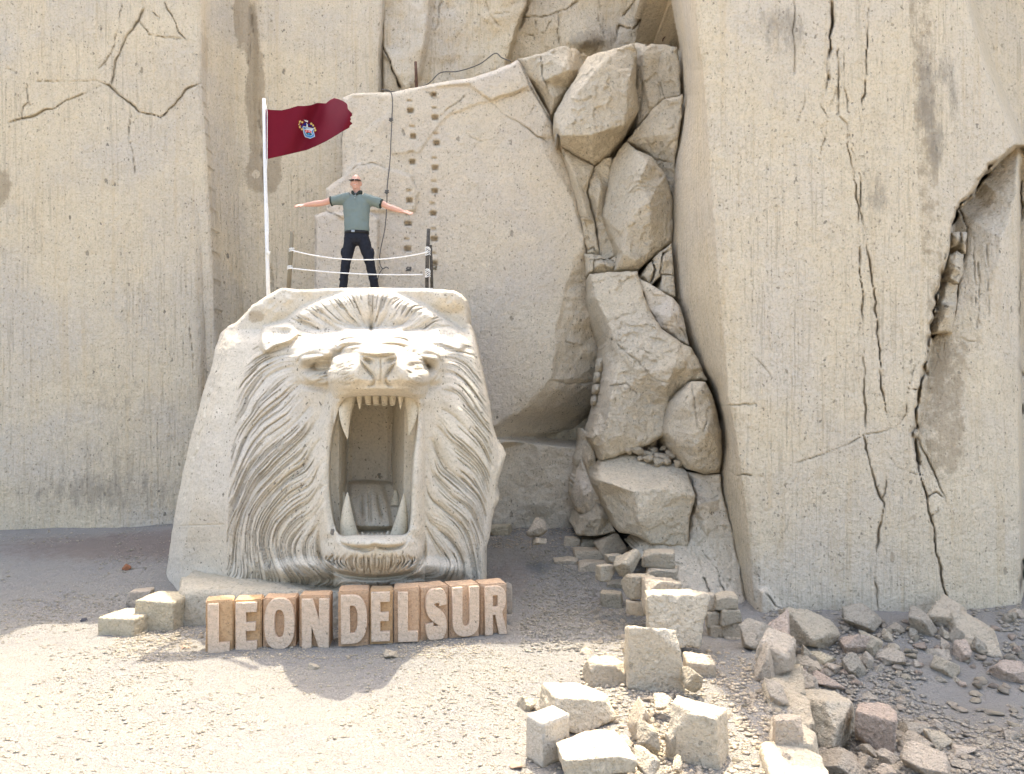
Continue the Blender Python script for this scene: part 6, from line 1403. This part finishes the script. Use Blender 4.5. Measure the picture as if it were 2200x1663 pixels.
bm = bmesh.new(); bmesh.ops.create_cube(bm, size=1, matrix=Matrix.Translation(Vector(PO)+Vector((-.03, -.125, .930))) @ Matrix.Diagonal((.05, .008, .034, 1))); bmesh.ops.bevel(bm, geom=bm.edges[:], offset=.003, segments=1, affect='EDGES'); bm_obj('buckle', bm, plain('steel_buckle', (.35, .34, .32), .35, .1, 20, 0, .5, 1), man)
for sx, ft in ((-1, (-.220, .02, .04)), (1, (.292, .02, .04))):
    V, Fc = [], []; f = Vector(ft); rtube(V, Fc, [f+Vector((0, .07, 0)), f+Vector((0, 0, .012)), f+Vector((sx*.02, -.08, -.004)), f+Vector((sx*.04, -.17, -.014))], [(.036, .04), (.046, .045), (.046, .034), (.036, .022)], 14, True, (0, 0, 1)); fused('shoe', V, Fc, M_blk, .008, man, 1)
V, Fc = [], []
for s in (-1, 1):
    rtube(V, Fc, [(-.012+s*.006, -.103, 1.694), (-.012+s*.035, -.103, 1.692), (-.012+s*.064, -.080, 1.694), (-.012+s*.078, -.045, 1.697)], [(.014, .020), (.010, .031), (.010, .028), (.007, .013)], 10, True, (0, 1, 0))
    rtube(V, Fc, [(-.012+s*.078, -.045, 1.697), (-.012+s*.082, .02, 1.69)], [(.003, .006), (.003, .004)], 8, True, (0, 0, 1))
fused('sunglasses', V, Fc, M_lens, 0.004, man, 0)
V, Fc = [], []; ball(V, Fc, (-.012, -.093, 1.6225), (.020, .005, .0028), 12, 6); fused('mouth', V, Fc, plain('teeth_white', (.6, .55, .5), .4), .0015, man, 0)

# ================================================================== FLAG AND POLE
FD = 11.0
def flag_D(x, y):
    u = (x-566)/186.0
    return FD+0.22*u*np.sin(5.2*u-0.9+(y-270)*0.013)+0.10*u*np.sin(12*u+0.035*(y-250))+0.03*np.sin(22*u+(y-230)*0.05)*u
topc = np.array([(566, 234), (585, 236), (605, 237), (622, 233), (640, 227.5), (655, 227.5), (668, 226), (682, 221), (700, 222), (709, 214.5), (718, 210.5), (728, 213), (737, 217)], float)
botc = np.array([(568, 343), (590, 338), (612, 333.5), (635, 328), (660, 321.5), (680, 313), (700, 303.5), (720, 292), (735, 283), (748, 277)], float)
M_flag = NT('maroon_flag'); _o = M_flag.mapv(1, 1, 1)
M_flag = M_flag.done(M_flag.mix(M_flag.noise(_o, 2.2, 4), (0.09, 0.0006, 0.006), (0.15, 0.0015, 0.012)), 0.75, M_flag.bump(M_flag.noise(_o, 90, 2), .2, .002), 0.2)
flag = empty('flag', at(567, 290, FD), 'maroon flag with a coat of arms streaming from the white pole', 'flag')
nu, nv = 120, 60; us_ = np.linspace(0, 1, nu); rows = []
Tx = np.interp(us_, np.linspace(0, 1, len(topc)), topc[:, 0]); Ty = np.interp(us_, np.linspace(0, 1, len(topc)), topc[:, 1])
Bx = np.interp(us_, np.linspace(0, 1, len(botc)), botc[:, 0]); By = np.interp(us_, np.linspace(0, 1, len(botc)), botc[:, 1])
V = []
for j in range(nv+1):
    v = j/nv; s = v-0.10*np.sin(math.pi*v)*0
    px = Tx*(1-s)+Bx*s+us_**6*(12*math.sin(math.pi*s)**0.8+2.2*math.sin(17*s)+1.5*math.sin(41*s)*(s > .5)); py = Ty*(1-s)+By*s
    D = flag_D(px, py); X_, Y_, Z_ = unproj(px, py, D); V.append(np.stack([X_, Y_, Z_], 1))
V = np.concatenate(V); idx = np.arange((nv+1)*nu).reshape(nv+1, nu)
q = np.stack([idx[:-1, :-1], idx[1:, :-1], idx[1:, 1:], idx[:-1, 1:]], -1).reshape(-1, 4)
fo = mesh_np('cloth', V, q, M_flag); adopt(fo, flag); sm_ = fo.modifiers.new('t', 'SOLIDIFY'); sm_.thickness = 0.004
ZF = lambda p: (560+p[0]/11.0, 200+p[1]/11.0)
emb = bpy.data.objects.new('coat_of_arms', None)
def print_shape(parent, name, P, mat, lift, fan=True):
    P = [ZF(p) for p in P]; c = np.mean(P, 0); V = []; n = len(P); R_n = 4
    for r in range(1, R_n+1):
        for p in P:
            x, y = c[0]+(p[0]-c[0])*r/R_n, c[1]+(p[1]-c[1])*r/R_n; V.append(at(x, y, float(flag_D(x, y))-lift)[:])
    V.append(at(c[0], c[1], float(flag_D(c[0], c[1]))-lift)[:]); Fc = []
    for r in range(R_n-1):
        for i in range(n): k = (i+1) % n; Fc.append((r*n+i, r*n+k, (r+1)*n+k, (r+1)*n+i))
    for i in range(n): Fc.append((n*R_n, (i+1) % n, i))
    o = mesh_np(name, V, Fc, mat)
    mw = o.matrix_world.copy(); o.parent = parent
    o.matrix_parent_inverse = Matrix.Translation(flag.location).inverted() if parent is flag else Matrix.Identity(4)
    return o
ck = {k: plain('print_'+k, v, .8, .05, 20, 0, .1) for k, v in dict(blue=(.07, .20, .38), pale=(.50, .55, .58), gold=(.62, .42, .12), navy=(.015, .02, .16), red=(.55, .02, .03), white=(.7, .68, .62), green=(.01, .08, .06), sky=(.05, .25, .50)).items()}
shield = print_shape(flag, 'coat_of_arms', [(985, 775), (1275, 840), (1255, 900), (1285, 1030), (1220, 1055), (1172, 1080), (1120, 1060), (1050, 1040), (1015, 960), (1000, 880)], ck['pale'], .010)
print_shape(shield, 'shield_field', [(1005, 795), (1255, 850), (1240, 910), (1265, 1020), (1172, 1060), (1062, 1025), (1030, 955), (1018, 880)], ck['blue'], .013)
print_shape(shield, 'panel_border', [(1028, 850), (1200, 885), (1228, 990), (1190, 1008), (1080, 990), (1050, 930)], ck['pale'], .015)
print_shape(shield, 'red_panel', [(1040, 868), (1190, 892), (1205, 945), (1130, 930), (1065, 935)], ck['red'], .018)
print_shape(shield, 'green_base', [(1070, 940), (1110, 925), (1205, 955), (1215, 985), (1170, 1000), (1090, 982)], ck['green'], .0185)
print_shape(shield, 'blue_mound', [(1105, 965), (1130, 930), (1155, 935), (1170, 965), (1150, 980), (1120, 980)], ck['sky'], .020)
for P in ([(1075, 880), (1090, 880), (1085, 925), (1072, 920)], [(1110, 878), (1150, 885), (1145, 905), (1112, 900)], [(1160, 890), (1178, 925), (1168, 930), (1150, 905)]): print_shape(shield, 'white_charge', P, ck['white'], .021)
def blob(cx, cy, r, k=8, e=1.0): return [(cx+r*math.cos(2*math.pi*i/k), cy+r*e*math.sin(2*math.pi*i/k)) for i in range(k)]
for cx, cy, r in ((935, 680, 30), (915, 740, 24), (935, 800, 32), (975, 855, 24), (985, 690, 24), (1195, 725, 28), (1235, 765, 26), (1270, 830, 28), (1290, 880, 26), (1245, 915, 22)): print_shape(shield, 'gold_scroll', blob(cx, cy, r), ck['gold'], .012)
for cx, cy, r in ((945, 690, 15), (925, 745, 16), (955, 800, 18), (1050, 735, 34), (1000, 760, 22), (1150, 750, 28), (1205, 775, 20), (1245, 810, 18), (1260, 870, 16), (1080, 690, 16), (985, 790, 16)): print_shape(shield, 'navy_plume', blob(cx, cy, r), ck['navy'], .015)
print_shape(shield, 'helmet', [(1080, 700), (1110, 740), (1120, 810), (1075, 800), (1085, 750)], ck['white'], .018)
print_shape(shield, 'crest', [(1018, 628), (1060, 650), (1075, 628), (1080, 655), (1120, 650), (1115, 695), (1085, 680), (1050, 665)], ck['white'], .018)
def poly_tube(name, P, r, mat, parent=None, n=8, taper=None):
    V, Fc = [], []; P = [Vector(p) for p in P]
    rtube(V, Fc, P, [(r if taper is None else r*(1+(taper-1)*i/(len(P)-1)),)*2 for i in range(len(P))], n, True, (0.3, 1, 0.2))
    o = mesh_np(name, np.array([v[:] for v in V]), Fc, mat)
    if parent: adopt(o, parent)
    return o
M_white = plain('white_paint', (.72, .71, .68), .5, .06); M_rope = plain('white_rope', (.72, .70, .64), .8, .1, 60); M_cable = plain('grey_cable', (.12, .11, .095), .8, .2); M_rust = plain('rusty_steel', (.10, .055, .035), .9, .3)
t_ = NT('weathered_wood'); o_ = t_.mapv(30, 30, 1.5); n_ = t_.noise(o_, 1, 4, .6); M_wood = t_.done(t_.mix(n_, (.12, .10, .065), (.30, .255, .175)), .9, t_.bump(n_, .6, .01), .1)
M_woodd = plain('dark_wood', (.07, .062, .05), .9, .4, 25)
pole = empty('flagpole', at(577, 640, FD), 'slim white flagpole standing behind the left shoulder of the lion block', 'flagpole')
poly_tube('pole', [at(567, 212, FD), at(569, 340, FD), at(573, 500, FD), at(577, 655, FD)], .021, M_white, pole, 12, 1.35)
poly_tube('halyard', [tuple(at(x, y, FD-.035)) for x, y in ((570, 222), (574, 240), (574, 340), (571, 400), (576, 450), (577, 500), (572, 540), (575, 560))], .005, M_rope, pole)
kn = [at(575+5*math.cos(i*1.3), 544+4*math.sin(i*2.1), FD-.03-.01*(i % 3)) for i in range(14)]; poly_tube('rope_knot', kn, .008, M_rope, pole, 6)

# ================================================================== ROPE FENCE ON THE PLATFORM
PD = 11.0
post = poly_tube('fence_post', [at(627, 497, PD), at(625, 550, PD), at(620, 618, PD)], .030, M_wood); tag(post, 'pale weathered wooden post at the left end of the rope fence', 'post', 'posts of the rope fence')
post = poly_tube('fence_post', [at(921, 492, PD), at(918, 550, PD), at(917, 622, PD)], .028, M_woodd); tag(post, 'taller dark wooden post at the right end of the rope fence', 'post', 'posts of the rope fence')
post = poly_tube('fence_post', [at(925, 527, PD+.06), at(927, 580, PD+.06), at(928, 622, PD+.06)], .024, M_woodd); tag(post, 'short black post bound to the taller right post', 'post', 'posts of the rope fence')
def sag(a, b, s, n=24): return [Vector(a).lerp(Vector(b), i/n)+Vector((0, 0, -s*4*(i/n)*(1-i/n))) for i in range(n+1)]
r1 = poly_tube('rope', sag(at(627, 538, PD-.035), at(921, 541, PD-.035), .125), .0085, M_rope); tag(r1, 'upper white rope sagging between the two fence posts', 'rope', 'ropes of the fence')
r2 = poly_tube('rope', sag(at(623, 576, PD-.035), at(908, 590, PD-.035), .035), .0085, M_rope); tag(r2, 'lower white rope of the fence across the shins of the man', 'rope', 'ropes of the fence')
r3 = poly_tube('rope', [at(740, 619.0, PD-.2), at(840, 619.5, PD-.2), at(930, 620, PD-.2)], .006, M_rope); tag(r3, 'thin white cord lying along the platform edge', 'rope', 'ropes of the fence')
for (x, y), lab in (((627, 538), 'rope lashing round the left post, upper'), ((623, 576), 'rope lashing round the left post, lower'), ((919, 541), 'big rope lashing round the right post, upper'), ((919, 588), 'rope lashing round the right post, lower')):
    k = 3 if x < 700 else 5; P = []
    for i in range(k*10+1):
        a = 2*math.pi*i/10; c = at(x, y, PD); P.append(c+Vector((.036*math.cos(a), .036*math.sin(a), (i/10-k/2)*.018+(.02*math.sin(i*.7) if k > 3 else 0))))
    tag(poly_tube('rope_lashing', P, .007, M_rope, None, 6), lab, 'rope', 'rope lashings on the posts')
# cable hanging down the monolith, with knots
SD = 12.84
cb = empty('hanging_cable', at(840, 200, SD), 'thin grey cable hanging down the monolith behind the man', 'cable')
poly_tube('strand', [at(p[0], p[1], SD) for p in smooth_line([(820, 192), (838, 196), (843, 215), (842, 255), (840, 300), (838, 345), (832, 400), (831, 440), (827, 490), (817, 540), (816, 565), (822, 577), (830, 574), (835, 577)])], .009, M_cable, cb)
poly_tube('strand', [at(p[0], p[1], SD) for p in smooth_line([(822, 577), (815, 588), (811, 602)])], .008, M_cable, cb)
for x, y in ((840, 257), (831, 412)):
    poly_tube('knot', [at(x+4.2*math.cos(i*1.9), y+4*math.sin(i*1.3), SD-.02) for i in range(16)], .010, M_cable, cb, 6)
uc = poly_tube('cable', [at(p[0], p[1], 14.2) for p in smooth_line([(818, 192), (850, 197), (905, 186), (925, 176), (947, 156), (985, 153), (1030, 138), (1063, 115), (1078, 124), (1098, 132)])], .010, M_cable); tag(uc, 'dark cable looped along the ledge of the upper cliff', 'cable')
ir = poly_tube('iron_stake', [at(895, 190, 13.6), at(894, 160, 13.6), at(893, 133, 13.6)], .028, M_rust); tag(ir, 'rusty stake standing on the ledge above the monolith', 'stake')
for k, y in enumerate((10, 36, 83)):
    x = 1427
    st = poly_tube('iron_rung', [at(x-5, y+10, 14.6), at(x-2, y, 14.2), at(x+7, y-7, 14.2), at(x+11, y-8, 14.6)], .013, M_rust, None, 6)
    tag(st, ('highest', 'middle', 'lowest')[k]+' iron rung in the upper cliff wall beside the right buttress', 'rung', 'iron rungs in the cliff')
for k, (x, y) in enumerate(((933, 575), (878, 578))):
    P = [at(x+6*math.cos(i*1.7), y+4.5*math.sin(i*1.1), 12.85-.02*(i % 3)) for i in range(18)]
    tag(poly_tube('wire_tangle', P, .008, M_cable if k else M_wood, None, 6), ('tangle of brown wire beside the right fence post', 'small wire tangle fixed low on the monolith')[k], 'wire')
